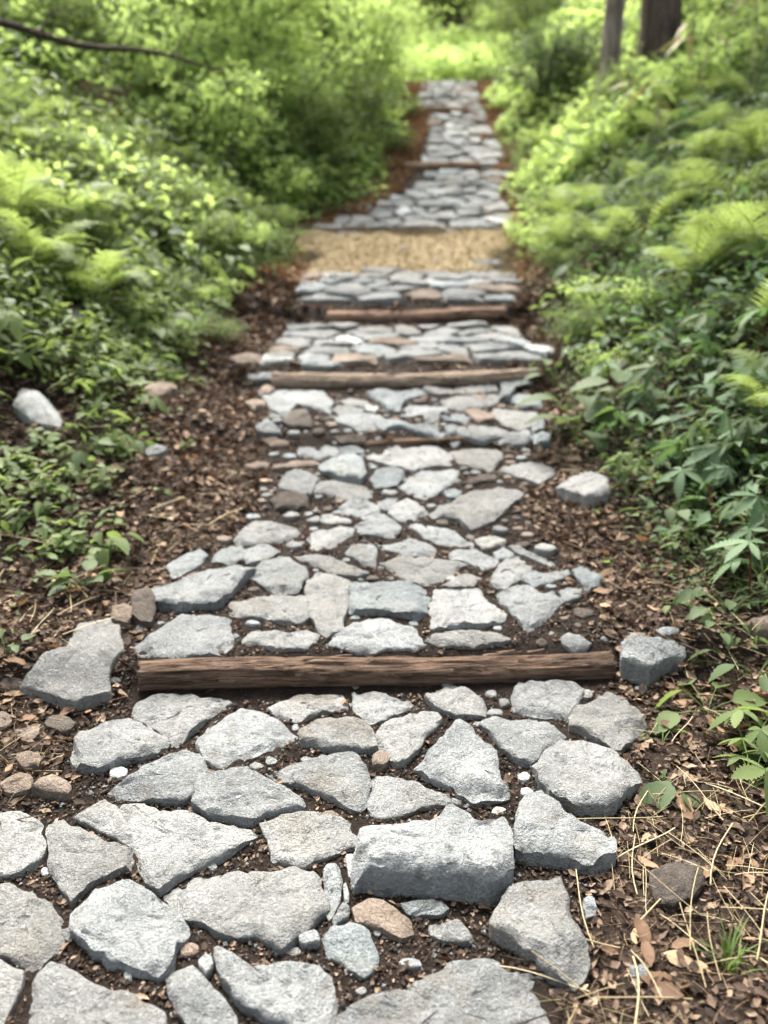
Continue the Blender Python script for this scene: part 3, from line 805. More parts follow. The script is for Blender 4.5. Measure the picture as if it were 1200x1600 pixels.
# ------------------------------------------------------------------ paving farther up, laid out as broken slabs on the slope
def clip(poly, a, b, c):
    out = []
    for k in range(len(poly)):
        p, q = poly[k], poly[(k + 1) % len(poly)]
        dp, dq = a * p[0] + b * p[1] - c, a * q[0] + b * q[1] - c
        if dp <= 0: out.append(p)
        if (dp < 0) != (dq < 0) and dp != dq:
            t = dp / (dp - dq)
            out.append((p[0] + t * (q[0] - p[0]), p[1] + t * (q[1] - p[1])))
    return out
def slabs(y0, y1, rowd, wid, seed, gap=0.022, pl=None, pr=None):
    r = random.Random(seed)
    pts = []
    y = y0 + rowd * 0.4
    while y < y1:
        xl = float(tab(LE, y)) + (pl(y) if pl else 0); xr = float(tab(RE, y)) - (pr(y) if pr else 0)
        x = xl + r.uniform(0.1, 0.5) * wid
        while x < xr - 0.05:
            if r.random() > 0.16:
                pts.append((x + r.uniform(-.35, .35) * wid, y + r.uniform(-.6, .6) * rowd))
            x += wid * r.uniform(0.7, 1.35)
        y += rowd
    an = wid / rowd * 0.8
    cells = []
    for i, p in enumerate(pts):
        xl = float(tab(LE, p[1])) + (pl(p[1]) if pl else 0) - 0.02; xr = float(tab(RE, p[1])) - (pr(p[1]) if pr else 0) + 0.02
        poly = [(max(xl, p[0] - wid), max(y0, p[1] - rowd * 1.3)), (min(xr, p[0] + wid), max(y0, p[1] - rowd * 1.3)), (min(xr, p[0] + wid), min(y1, p[1] + rowd * 1.3)), (max(xl, p[0] - wid), min(y1, p[1] + rowd * 1.3))]
        nb = sorted((q for q in pts if q is not p), key=lambda q: (q[0] - p[0]) ** 2 + (an * (q[1] - p[1])) ** 2)[:12]
        for q in nb:
            dx, dy = q[0] - p[0], (q[1] - p[1]) * an * an
            L = math.hypot(dx, dy)
            mxp, myp = (p[0] + q[0]) / 2, (p[1] + q[1]) / 2
            poly = clip(poly, dx / L, dy / L, (dx * mxp + dy * myp) / L - gap * r.uniform(0.5, 1.5))
            if len(poly) < 3: break
        if len(poly) >= 3 and abs(area2(np.array(poly))) > 0.006:
            P = np.array(poly)
            P = P + np.array([[r.uniform(-.02, .02), r.uniform(-.014, .014)] for _ in P])
            cells.append(P)
    return cells
rs = random.Random(9)
SL = []
SL += slabs(5.56, 6.62, 0.165, 0.29, 21, 0.010)
SL += slabs(6.90, 7.95, 0.17, 0.29, 22, 0.011, pl=lambda y: 0.02)
SL += slabs(9.32, 11.5, 0.20, 0.27, 23, 0.011, pl=lambda y: 0.02 + 0.34 * float(sstep(9.9, 11.3, y)) + 0.25 * float(vnoise(y * 2.3, 1.0, 5)), pr=lambda y: 0.2 * float(vnoise(y * 2.1, 3.0, 6)))
SL += slabs(11.75, 16.1, 0.26, 0.29, 24, 0.013, pl=lambda y: 0.16 - 0.12 * float(sstep(12, 15, y)) + 0.3 * float(vnoise(y * 1.9, 1.0, 7)), pr=lambda y: 0.22 * float(vnoise(y * 2.3, 3.0, 8)))
for i, P in enumerate(SL):
    me, o0 = stone_mesh('paving_stone', P, rs.uniform(0.03, 0.055), 3000 + i, 0.6, 1.0, tilt=(rs.uniform(-.12, .12), rs.uniform(-.1, .14)), grow=1.0)
    link('paving_stone', me, M[rs.choice(['stone'] * 9 + ['stone_blue', 'stone_pale', 'stone_brown'])], path, o0)
# stones lying in the sand and at its edge
for i, (cx, cy, w, h) in enumerate([(628,388,26,9), (452,368,30,14), (760,412,60,16), (690,404,50,9), (545,366,44,9), (700,362,40,9)]):
    F, hh = footprint(blob(cx, cy, w, h, rc), 0.35, 0.09, 0.03)
    me, o0 = stone_mesh('paving_stone', F, hh, 800 + i, 0.6, 1)
    link('paving_stone', me, M['stone'], path, o0)

# ------------------------------------------------------------------ log steps
def log_step(p0, p1, r0, r1, mat, label, seed, seg=90, sides=30, strips=0):
    p0 = np.array(p0, float); p1 = np.array(p1, float)
    L = np.linalg.norm(p1 - p0)
    rg = random.Random(seed)
    sv = Vector((seed * 3.1, seed * 1.7, 0))
    V = []
    for i in range(seg + 1):
        t = i / seg
        for j in range(sides):
            a = 2 * math.pi * j / sides
            q = Vector((t * L * 1.2, math.cos(a) * 2.2, math.sin(a) * 2.2)) + sv
            r = r0 + (r1 - r0) * t
            r *= 1 + 0.10 * mnoise.noise(Vector((t * L * 1.6, math.cos(a) * .8, math.sin(a) * .8)) + sv)
            fib = mnoise.noise(Vector((t * L * 3.0, math.cos(a) * 7, math.sin(a) * 7)) + sv) * 0.005
            cr = mnoise.noise(Vector((t * L * 2.0, a * 4.0, seed)))
            fib -= 0.0065 * max(0.0, 0.14 - abs(cr)) / 0.14
            fib += mnoise.noise(Vector((t * L * 9.0, math.cos(a) * 18, math.sin(a) * 18)) + sv) * 0.0022
            r = r + fib * (r0 / 0.06)
            bend = 0.012 * math.sin(t * 5 + seed) * L / 1.6
            ex = 0.018 * mnoise.noise(Vector((math.cos(a) * 3, math.sin(a) * 3, t * 2 + seed))) if i in (0, seg) else 0
            V.append((t * L + ex, math.cos(a) * r, math.sin(a) * r + bend))
    V = np.array(V)
    n = sides
    i = np.arange(seg)[:, None] * n; j = np.arange(n)[None, :]; k = (j + 1) % n
    q = np.stack([i + j, i + k, i + n + k, i + n + j], -1).reshape(-1, 4)
    V = np.vstack([V, [[0.004, 0, 0]], [[L - 0.004, 0, 0]]])
    jj = np.arange(n); kk = (jj + 1) % n
    cap = np.concatenate([np.stack([kk, jj, np.full(n, len(V) - 2)], -1), np.stack([seg * n + jj, seg * n + kk, np.full(n, len(V) - 1)], -1)])
    me = raw_mesh('log_step', V, [q, cap], True)
    me.set_sharp_from_angle(angle=R(50))
    o = link('log_step', me, mat, None, p0)
    d = p1 - p0
    o.rotation_euler = (0, -math.asin(d[2] / L), math.atan2(d[1], d[0]))
    tag(o, label, 'log', 'log steps across the trail')
    for s in range(strips):
        t0 = rg.uniform(0.03, 0.85); ln = rg.uniform(0.06, 0.22)
        a = rg.uniform(0.2, 2.2) + math.pi * 0.5 * 0
        ns = 7
        VV = []
        w = rg.uniform(0.003, 0.009)
        for u in range(ns):
            f = u / (ns - 1)
            x = t0 * L + f * ln
            lift = 0.006 + 0.012 * (f ** 2) * rg.uniform(.3, 1)
            r = r0 + (r1 - r0) * t0 + lift
            aa = a + 0.25 * (f - 0.5) * rg.uniform(-1, 1)
            for sg in (-1, 1):
                b = aa + sg * w / r * (1 - 0.6 * f)
                VV.append((x, -math.cos(b) * r, math.sin(b) * r))
        fq = [(2 * u, 2 * u + 1, 2 * u + 3, 2 * u + 2) for u in range(ns - 1)]
        link('bark_strip', raw_mesh('bark_strip', VV, [np.array(fq)], True), mat, o)
    return o
def log_between(pa, pb, ra, rb, dz, *a, **k):
    """ends given as photo pixels on the log's lower front edge"""
    g0, g1 = ground_at(*pa), ground_at(*pb)
    P0 = np.array([g0[0], g0[1] + ra * 0.75, g0[2] + dz]); P1 = np.array([g1[0], g1[1] + rb * 0.75, g1[2] + dz])
    return log_step(P0, P1, ra, rb, *a, **k)
log_between((216, 1086), (958, 1062), 0.053, 0.051, 0.040, M['log'], 'long weathered reddish brown log set across the stones nearest the camera', 1, seg=200, sides=44, strips=26)
log_between((425, 608), (830, 598), 0.066, 0.058, 0.026, M['log_pale'], 'dry pale brown log above the low wall of broken stones', 2, strips=5)
log_between((512, 503), (790, 498), 0.062, 0.058, 0.028, M['log_red'], 'reddish log just below the sandy stretch of trail', 3, strips=4)
log_between((560, 697), (730, 692), 0.035, 0.030, 0.0, M['log'], 'thin dark log half buried under the row of broken stones', 4, strips=2)
log_between((634, 268), (752, 266), 0.07, 0.06, 0.05, M['log_red'], 'reddish log high on the trail above the sandy stretch', 5)
log_between((655, 178), (735, 177), 0.06, 0.06, 0.05, M['log_red'], 'small far log near the top end of the trail', 6)

# ------------------------------------------------------------------ loose rocks beside the trail
CLEAR = []           # rocks that must stay in sight among the leaves: x, y, radius
def rock(poly, k, mk, label, seed, name='rock', hmax=0.22, rough=1.2, cat='rock', group=None, dome=0.25):
    F, h = footprint(poly, k, hmax, 0.015)
    CLEAR.append((F[:, 0].mean(), F[:, 1].mean(), 0.6 * np.ptp(F[:, 0]) + 0.03))
    me, o0 = stone_mesh(name, F, h, seed, 1.0 if len(poly) > 7 or h > .05 else 0.7, rough, dome=dome, sink=0.06)
    return tag(link(name, me, M[mk], None, o0), label, cat, group)
rock(T(A3, (72,345), (110,300), (150,240), (210,225), (260,140), (340,125), (372,155), (380,240), (345,290), (345,385), (240,425), (140,395), (80,375)), .09, 'stone', 'large flat pale stone lying at the log end beside brown rocks', 51, 'flat_stone', 0.1, 0.9, dome=0.0)
rock(T(A4, (740,240), (770,190), (830,205), (910,210), (935,240), (930,290), (880,310), (830,345), (790,340), (740,315)), .42, 'stone', 'grey angular rock touching the right end of the near log', 52, dome=0.1)
rock(T(A6, (965,250), (1010,210), (1120,165), (1180,210), (1200,270), (1190,310), (1100,330), (1010,310), (970,280)), .38, 'stone', 'grey rock on leaf litter at the edge of the undergrowth', 53, dome=0.15)
rock([(22,640), (35,603), (60,608), (77,627), (95,660), (90,680), (67,675), (40,660)], .36, 'stone_pale', 'pale rounded boulder half buried among leaves on the left bank', 54, 'boulder', 0.3, dome=.55)
rock(blob(252, 613, 48, 36, rc, 9), .5, 'stone_brown', 'reddish brown cobble resting on the left bank litter', 55, 'cobble')
rock(blob(244, 708, 36, 28, rc, 8), .45, 'stone', 'small grey rock alone on the left leaf litter', 56)
rock(blob(46, 1192, 44, 46, rc, 9), .45, 'stone_brown', 'rounded grey brown cobble above the angular brown rocks', 57, 'cobble')
rock(blob(84, 1235, 66, 44, rc, 7), .5, 'stone_brown', 'angular brown rock with a lit top beside the path edge', 58)
rock(blob(27, 1230, 56, 42, rc, 8), .45, 'stone_brown', 'brown rock touching the photo edge next to the angular rock', 59)
rock(blob(96, 1134, 50, 36, rc, 8), .4, 'stone_dark', 'dark brown flattish rock in front of the large flat stone', 60)
rock(blob(44, 1150, 42, 36, rc, 8), .4, 'stone_brown', 'grey brown pebble among dark rocks by the flat stone', 61, 'pebble')
rock(blob(6, 1130, 30, 34, rc, 8), .4, 'stone_brown', 'brown rock cut by the photo edge above the rounded cobble', 62)
rock(blob(15, 1072, 52, 28, rc, 8), .35, 'stone_brown', 'flat brown stone left of the large flat pale stone', 63)
rock(blob(192, 967, 38, 44, rc, 8), .5, 'stone_brown', 'grey brown rock wedged behind the large flat stone', 64)
rock(blob(226, 955, 42, 62, rc, 8), .45, 'stone_dark', 'dark upright rock beside the long stone above the log', 65)
rock(T(A2, (830,330), (880,300), (960,292), (1005,310), (1000,370), (960,420), (900,455), (850,440), (830,390)), .25, 'stone_dark', 'dark brown rock under straw on the right side', 66)
rock(blob(997, 1523, 32, 32, rc, 7), .5, 'stone', 'small pale grey pebble lying in the straw at bottom right', 67, 'pebble')
rock(blob(920, 1420, 22, 44, rc, 7), .35, 'stone_blue', 'thin grey stone sliver beside the lower paving stone', 68)
rock(blob(845, 550, 52, 28, rc, 8), .5, 'stone_pale', 'pale rock on the right just below the second log', 69)
rock(blob(954, 571, 48, 30, rc, 8), .5, 'stone', 'grey rock behind the broad leaved plant on the right', 70)
rock(blob(1043, 990, 36, 24, rc, 7), .45, 'stone_blue', 'small grey pebble behind the angular rock by the log end', 71, 'pebble')
rock(blob(163, 437, 36, 40, rc, 8), .6, 'stone_pale', 'pale rock showing through ferns high on the left bank', 72)
rock(blob(118, 496, 28, 32, rc, 8), .6, 'stone_pale', 'small whitish rock below the ferns on the left bank', 73)
rock(T(((350, 340), 2.1818), (70,640), (100,615), (140,625), (140,660), (100,675)), .5, 'stone_brown', 'brown rock left of the pale stones below the second log', 74)
rock(T(((350, 340), 2.1818), (65,545), (120,525), (190,520), (185,560), (100,565)), .3, 'stone', 'pale flat stone left of the second log end', 75, 'flat_stone')
rock(T(((350, 340), 2.1818), (140,480), (190,442), (245,460), (230,500), (180,508)), .35, 'stone', 'pale stone at the trail edge above the second log', 76)
rock(T(((350, 340), 2.1818), (265,500), (310,482), (400,490), (405,515), (330,528), (270,522)), .5, 'stone_blue', 'bluish rounded stone just behind the second log', 77)
rock(T(((350, 340), 2.1818), (15,490), (60,462), (130,470), (125,505), (50,512)), .45, 'stone_brown', 'brown cobble on litter left of the paved trail', 78, 'cobble')
rock(blob(1192, 980, 40, 44, rc, 8), .45, 'stone_brown', 'brown rock under leaves at the right photo edge', 79)
rock(blob(418, 612, 24, 20, rc, 8), .5, 'stone_brown', 'small brown cobble left of the low stone wall', 80, 'cobble')
rock(T(A7, (50,255), (90,225), (130,265), (150,295), (95,300), (55,290)), .4, 'stone', 'wedge shaped pale stone left of the low stone wall', 81)
rock(T(A7, (60,310), (100,290), (160,310), (185,340), (110,345)), .4, 'stone_brown', 'tan stone on the litter beside the upper paving', 82)
rock(T(A7, (5,400), (50,380), (100,400), (90,430), (30,435)), .45, 'stone_brown', 'brown stone half sunk in litter left of the paving', 83)
rock(T(A7, (130,405), (190,380), (290,390), (290,405), (200,418)), .4, 'stone_brown', 'long brown stone at the left margin of the paving', 84)
# ------------------------------------------------------------------ where the stones are, so that litter lies between them
GX0, GY0, GS = -2.4, 0.5, 0.01
MASK = np.zeros((1600, 480), bool)
for F in FOOT:
    x0, y0 = F.min(0); x1, y1 = F.max(0)
    ix = np.arange(int((x0 - GX0) / GS), int((x1 - GX0) / GS) + 2); iy = np.arange(int((y0 - GY0) / GS), int((y1 - GY0) / GS) + 2)
    ix = ix[(ix >= 0) & (ix < 480)]; iy = iy[(iy >= 0) & (iy < 1600)]
    if not len(ix) or not len(iy): continue
    gxx, gyy2 = np.meshgrid(GX0 + ix * GS, GY0 + iy * GS)
    ins = np.zeros(gxx.shape, bool)
    for k in range(len(F)):
        a, b = F[k], F[(k + 1) % len(F)]
        if a[1] == b[1]: continue
        cr = ((a[1] > gyy2) != (b[1] > gyy2)) & (gxx < (b[0] - a[0]) * (gyy2 - a[1]) / (b[1] - a[1]) + a[0])
        ins ^= cr
    MASK[iy[0]:iy[-1] + 1, ix[0]:ix[-1] + 1] |= ins
def on_stone(x, y):
    ix = np.clip(((x - GX0) / GS).astype(int), 0, 479); iy = np.clip(((y - GY0) / GS).astype(int), 0, 1599)
    return MASK[iy, ix]
def on_log(x, y):
    yl = 2.50 + 0.085 * x
    return (np.abs(y - yl) < 0.075) & (x > -0.85) & (x < 0.80)

rng = np.random.default_rng(12)
# small broken stones filling the wide joints of the middle stretch
rfill = random.Random(31)
nf = 0
for _ in range(9000):
    y = rfill.uniform(2.62, 5.25); x = rfill.uniform(-.85, .9)
    w = rfill.uniform(.014, .05)
    if x < float(tab(LE, y)) + .06 or x > float(tab(RE, y)) - .06: continue
    if rfill.random() > 0.35 + 0.65 * float(sstep(3.2, 3.9, y)): continue
    a = np.linspace(0, 6.28, 9)
    if on_stone(x + np.cos(a) * w * .9, y + np.sin(a) * w * .8).any(): continue
    P = np.array([(x + math.cos(q) * w * rfill.uniform(.7, 1.2), y + math.sin(q) * w * .8 * rfill.uniform(.7, 1.2)) for q in np.linspace(0, 6.28, 8)[:-1]])
    me, o0 = stone_mesh('stone_chip', P, w * rfill.uniform(.4, .8), 5000 + nf, 0.5, 1.2, sink=.015)
    link('stone_chip', me, M[rfill.choice(['stone', 'stone', 'stone_blue', 'stone_brown', 'stone_dark'])], path, o0)
    iy0, ix0 = int((y - GY0) / GS), int((x - GX0) / GS); k0 = int(w / GS) + 1
    MASK[iy0 - k0:iy0 + k0 + 1, ix0 - k0:ix0 + k0 + 1] = True
    nf += 1
    if nf >= 230: break
print('fillers', nf)
def in_view(p, m=60, mh=430):
    """in the photo or within a step or two beside it"""
    u, v, d = project(p)
    return (u > -mh) & (u < 1200 + mh) & (v > -m) & (v < 1600 + m * 2) & (d > 0.5)
def side_u(x, y):
    """distance outside the trail edge (negative on the trail)"""
    return np.maximum(tab(LE, y) - x, x - tab(RE, y))
def veg_u(x, y):
    """distance into the undergrowth (negative outside it)"""
    return np.maximum(tab(LV, y) - x, x - tab(RV, y)) + 4 * sstep(15.9, 16.4, y) + 0.9 * np.clip(fbm(x * 1.1 + 4, y * 1.3, 91), -.1, .3) * sstep(9, 10.5, y)

# ------------------------------------------------------------------ leaf shapes
def blade(n=6, w=0.5, peak=0.42, fold=0.25, droop=0.18, serr=0.0, tip=1.0, curl=0.0, base=0.03):
    """a leaf of length 1 along +y, n steps, folded on its midrib; serr: saw-tooth depth"""
    V, Fq = [], []
    for i in range(n + 1):
        t = i / n
        k = t / peak if t < peak else (1 - t) / (1 - peak)
        ww = w / 2 * (math.sin(min(1, max(0, k)) * math.pi / 2) ** (0.8 if t < peak else tip)) + base * w * (1 - t)
        ys = t
        if serr and 0 < i < n:
            ww *= 1 + serr * (1 if i % 2 else -1)
            ys = t + (0.35 / n if i % 2 else -0.2 / n)
        z = -droop * t * t
        V += [(-ww, ys, z + fold * ww - curl * ww * ww * 6), (0, t, z), (ww, ys, z + fold * ww - curl * ww * ww * 6)]
    for i in range(n):
        a = i * 3
        Fq += [(a, a + 1, a + 4, a + 3), (a + 1, a + 2, a + 5, a + 4)]
    return np.array(V), [np.array(Fq)]
L_SIMPLE = (np.array([(0, 0, 0), (-.26, .42, .07), (0, .48, 0), (.26, .42, .07), (0, 1, -.12)]), [np.array([(0, 2, 1), (0, 3, 2), (1, 2, 4), (2, 3, 4)])])
L_NARROW = (np.array([(0, 0, 0), (-.13, .40, .04), (0, .48, 0), (.13, .40, .04), (0, 1, -.2)]), [np.array([(0, 2, 1), (0, 3, 2), (1, 2, 4), (2, 3, 4)])])
L_ROUND = (np.array([(0, 0, 0), (-.36, .28, .08), (-.34, .7, .05), (0, .5, 0), (.36, .28, .08), (.34, .7, .05), (0, 1, -.05)]),
           [np.array([(0, 3, 1), (1, 3, 2), (2, 3, 6), (0, 4, 3), (4, 5, 3), (5, 6, 3)])])
L_DRY = (np.array([(0, 0, .05), (-.22, .3, .16), (-.24, .65, .02), (0, .35, 0), (.05, .7, .1), (.26, .35, .12), (.2, .72, .2), (.02, 1, .12)]),
         [np.array([(0, 3, 1), (1, 3, 2), (2, 3, 4), (2, 4, 7), (0, 5, 3), (3, 5, 4), (5, 6, 4), (4, 6, 7)])])
def strip_t(n=4, w=0.012, bend=0.05, r=0):
    rr = random.Random(r); V, Fq = [], []
    for i in range(n + 1):
        t = i / n
        bx = bend * math.sin(t * 2.6 + r)
        for a in (0, 2.09, 4.19):
            V.append((bx + math.cos(a) * w / 2, t, 0.03 * math.sin(t * math.pi) + math.sin(a) * w / 2 + w / 2))
    for i in range(n):
        for j in range(3):
            k = (j + 1) % 3
            Fq.append((i * 3 + j, i * 3 + k, i * 3 + 3 + k, i * 3 + 3 + j))
    return np.array(V), [np.array(Fq)]

# ------------------------------------------------------------------ leaf litter: past counting
def litter_points(n, y0, y1, test, xw=2.6, mh=430):
    y = y0 + (y1 - y0) * rng.random(n) ** 1.5
    x = (rng.random(n) * 2 - 1) * xw
    p = np.stack([x, y, Z(x, y)], -1)
    ok = test(x, y) & in_view(p, 60, mh) & ~on_stone(x, y) & ~on_log(x, y)
    return p[ok]
mb = MB()
p = litter_points(125000, 0.9, 7.8, lambda x, y: ((side_u(x, y) > -0.06 + 0.10 * (rng.random(len(x)) - 0.7)) | (rng.random(len(x)) < 0.10 + 0.12 * sstep(2.5, 3.2, y))) & (veg_u(x, y) < 1.2), 3.0)
n = len(p)
tint = np.clip(rng.random(n) ** 1.25 + 0.25 * (fbm(p[:, 0] * 3, p[:, 1] * 3, 5) + 0.1), 0, 1)
p[:, 2] += 0.004 + 0.012 * rng.random(n)
mb.scatter(L_DRY, p, rots(rng.random(n) * 6.28, rng.normal(0, .25, n), rng.normal(0, .5, n)), (0.012 + 0.034 * rng.random(n) ** 1.7) * (0.62 + 0.20 * p[:, 1]), np.clip(tint + 0.10 * sstep(2.6, 4.0, p[:, 1]), 0, 1))
tag(mb.build('leaf_litter', M['litter'], smooth=False), 'brown rotting leaf fragments covering the ground beside the trail', 'leaf litter', kind='stuff')
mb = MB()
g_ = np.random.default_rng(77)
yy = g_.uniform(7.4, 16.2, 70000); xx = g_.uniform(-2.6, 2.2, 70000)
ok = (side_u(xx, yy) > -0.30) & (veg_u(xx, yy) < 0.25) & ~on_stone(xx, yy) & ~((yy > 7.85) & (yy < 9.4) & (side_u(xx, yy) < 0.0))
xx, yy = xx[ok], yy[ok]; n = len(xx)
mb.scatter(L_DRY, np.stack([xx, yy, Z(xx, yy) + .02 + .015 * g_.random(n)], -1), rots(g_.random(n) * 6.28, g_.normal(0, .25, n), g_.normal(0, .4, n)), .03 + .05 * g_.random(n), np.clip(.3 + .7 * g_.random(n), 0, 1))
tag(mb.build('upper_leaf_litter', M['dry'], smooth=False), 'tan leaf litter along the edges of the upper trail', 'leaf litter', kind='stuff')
mb = MB()
yy = g_.uniform(7.75, 9.5, 16000); xx = g_.uniform(-1.6, 2.0, 16000)
ok = (side_u(xx, yy) < 0.05) & (np.minimum(yy - 7.75, 9.5 - yy) + .5 * fbm(xx * 2.6, yy * 2.6, 71) > .12 * g_.random(16000)) & (g_.random(16000) < .75)
xx, yy = xx[ok], yy[ok]; n = len(xx)
mb.scatter(L_DRY, np.stack([xx, yy, path_z(xx, yy) + .018 + .012 * g_.random(n)], -1), rots(g_.random(n) * 6.28, g_.normal(0, .25, n), g_.normal(0, .4, n)), np.stack([.012 + 0 * xx, .025 + .05 * g_.random(n), .03 + 0 * xx], -1), np.clip(.1 + .8 * g_.random(n), 0, 1))
tag(mb.build('straw_mulch', M['straw_dull'], smooth=False), 'dull straw chips spread over the sandy stretch of the trail', 'straw', kind='stuff')
mb = MB()
p = litter_points(95000, 0.9, 5.2, lambda x, y: (side_u(x, y) < 0.03), 1.2)
n = len(p)
p[:, 2] = path_z(p[:, 0], p[:, 1]) + 0.002 + 0.004 * rng.random(n)
mb.scatter(L_DRY, p, rots(rng.random(n) * 6.28, rng.normal(0, .3, n), rng.normal(0, .5, n)), 0.006 + 0.016 * rng.random(n) ** 2, np.clip(rng.random(n) ** 2.6, 0, 1))
tag(mb.build('bark_crumb_litter', M['litter'], smooth=False), 'dark crumbs of bark and leaf in the joints between paving stones', 'leaf litter', kind='stuff')
mb = MB()
p = litter_points(9000, 0.9, 5.0, lambda x, y: (side_u(x, y) < 0.03), 1.2)[:1500]
n = len(p)
p[:, 2] = path_z(p[:, 0], p[:, 1]) + 0.003
mb.scatter(octa, p, rots(rng.random(n) * 6.28, rng.normal(0, .3, n), rng.normal(0, .5, n)), 0.0025 + 0.006 * rng.random(n) ** 3, rng.random(n))
tag(mb.build('gravel', M['stone'], smooth=False), 'tiny pale stone crumbs in the soil between paving stones', 'gravel', kind='stuff')
mb = MB()
for v in range(4):
    st = strip_t(4, 0.014 if v < 2 else 0.009, 0.012 + .012 * v, v)
    p = litter_points(9000, 0.9, 6.5, lambda x, y: (side_u(x, y) > -0.02) & (veg_u(x, y) < 0.35) & (fbm(x * 2.2 + 9, y * 2.2, 41) > 0.02 - 0.10 * sstep(2.4, 1.2, y) * (x > 0)))[:300]
    n = len(p); p[:, 2] += 0.012 + 0.025 * rng.random(n)
    mb.scatter(st, p, rots(rng.random(n) * 6.28, rng.normal(0, .10, n), rng.random(n) * 6.28 * 0), 0.04 + 0.13 * rng.random(n) ** 1.5, rng.random(n))
tag(mb.build('straw_litter', M['straw'], smooth=False), 'fine pale straw scattered over the leaf litter', 'straw', kind='stuff')
mb = MB()
for v in range(3):
    st = strip_t(5, 0.022, 0.09, 7 + v)
    p = litter_points(5000, 0.9, 6.5, lambda x, y: (side_u(x, y) > 0.0) & (veg_u(x, y) < 0.5))[:170]
    n = len(p); p[:, 2] += 0.008 + 0.015 * rng.random(n)
    mb.scatter(st, p, rots(rng.random(n) * 6.28, rng.normal(0, .12, n), 0), 0.06 + 0.16 * rng.random(n) ** 1.5, rng.random(n) * .6)
tag(mb.build('twig_litter', M['twig'], smooth=False), 'thin dark twigs strewn through the leaf litter', 'twigs', kind='stuff')

mb = MB()
for v in range(3):
    st = strip_t(3, 0.02, 0.03 + .03 * v, 30 + v)
    p = litter_points(30000, 0.9, 5.5, lambda x, y: (side_u(x, y) > -0.05) & (veg_u(x, y) < 0.4))[:2600]
    n = len(p); p[:, 2] += 0.010 + 0.02 * rng.random(n)
    mb.scatter(st, p, rots(rng.random(n) * 6.28, rng.normal(0, .25, n), 0), 0.02 + 0.05 * rng.random(n) ** 1.5, rng.random(n))
tag(mb.build('stalk_litter', M['dry'], smooth=False), 'short brown stalks and needles mixed in the leaf litter', 'leaf litter', kind='stuff')

# single dry leaves and straws, the largest ones in view
def curled_leaf(seed):
    r = random.Random(seed)
    n = 9
    V, t = blade(n, r.uniform(.38, .62), r.uniform(.35, .5), r.uniform(-.1, .5), r.uniform(-.25, .3), 0.05, 1.0)
    cu = r.uniform(-1.0, 2.2)
    V = V.copy()
    for k in range(len(V)):
        x, y, z = V[k]
        a = cu * x * 2.2
        V[k] = (math.sin(a) / (2.2 * cu) if abs(cu) > .05 else x, y, z + (1 - math.cos(a)) / (2.2 * cu) if abs(cu) > .05 else z)
        V[k][2] += 0.06 * mnoise.noise(Vector((x * 4, y * 4, seed)))
        V[k][0] += 0.04 * mnoise.noise(Vector((x * 7, y * 7, seed + 5.)))
    return V, t
DRYM = []
for s in range(9):
    V, t = curled_leaf(s)
    tn = np.full(len(V), (0.15 + 0.1 * s) % 1.0)
    me = raw_mesh('dry_leaf', V, t, True, tn); me.materials.append(M['dry']); DRYM.append(me)
rl = random.Random(77)
def put_leaf(x, y, sz, me, label, group, lift=0.012):
    o = link('dry_leaf', me, None, None, (x, y, z1(x, y) + lift + 0.2 * sz * rl.random() * .5))
    o.rotation_euler = (rl.gauss(0, .22), rl.gauss(0, .3), rl.uniform(0, 6.28)); o.scale = (sz, sz, sz)
    return tag(o, label, 'leaf', group)
p = litter_points(4200, 0.95, 4.8, lambda x, y: (side_u(x, y) > 0.03) & (veg_u(x, y) < 0.25), mh=15)
for q in p[:275]:
    if q[0] > 0:
        put_leaf(q[0], q[1], rl.uniform(.03, .085), rl.choice(DRYM), 'curled brown dry leaf in the litter right of the paving', 'dry leaves right of the trail')
    else:
        put_leaf(q[0], q[1], rl.uniform(.03, .085), rl.choice(DRYM), 'curled brown dry leaf in the litter left of the paving', 'dry leaves left of the trail')
SPEC = [((950, 935), .085, 3, 'large pale yellow dry leaf lying flat right of the paving'), ((545, 1100), .04, 5, 'small orange brown leaf standing between the first stones below the log'),
        ((552, 1012), .035, 4, 'tan dry leaf lying against the top of the near log'), ((995, 1345), .07, 4, 'ribbed brown leaf leaning among straw beside the dark rock'),
        ((1060, 1250), .09, 3, 'rolled tan leaf lying below the wilted green leaves'), ((1125, 1280), .075, 7, 'pale split dry leaf on the right litter'),
        ((1085, 1030), .09, 8, 'crumpled cream dry leaf behind the wilted plant'), ((137, 1117), .05, 4, 'orange brown leaf right below the large flat stone'),
        ((220, 1070), .045, 4, 'tan leaf at the left end of the near log'), ((62, 1130), .07, 2, 'brown lobed leaf between the dark rocks'),
        ((90, 1165), .06, 3, 'orange tan leaf beside the rounded cobbles'), ((200, 740), .1, 0, 'dark red leaf below the five part leaves on the left bank'),
        ((382, 578), .10, 5, 'bright orange leaf at the left edge of the upper trail'), ((405, 755), .08, 8, 'pale yellow leaf beside the dark brown paving stone'),
        ((1010, 1490), .07, 2, 'brown wrinkled leaf near the small pale pebble'), ((1000, 1540), .08, 4, 'large tan crumpled leaf at the bottom right'),
        ((340, 1085), .04, 3, 'thin tan leaf at the foot of the near log')]
for (px, py), sz, k, lab in SPEC:
    g = ground_at(px, py)
    put_leaf(g[0], g[1], sz, DRYM[k], lab, None, 0.015)
STRM = []
for s in range(5):
    V, t = strip_t(6, 0.017, 0.015 + 0.022 * s, 20 + s)
    me = raw_mesh('straw_stem', V, t, True, np.full(len(V), 0.2 + 0.17 * s)); me.materials.append(M['straw']); STRM.append(me)
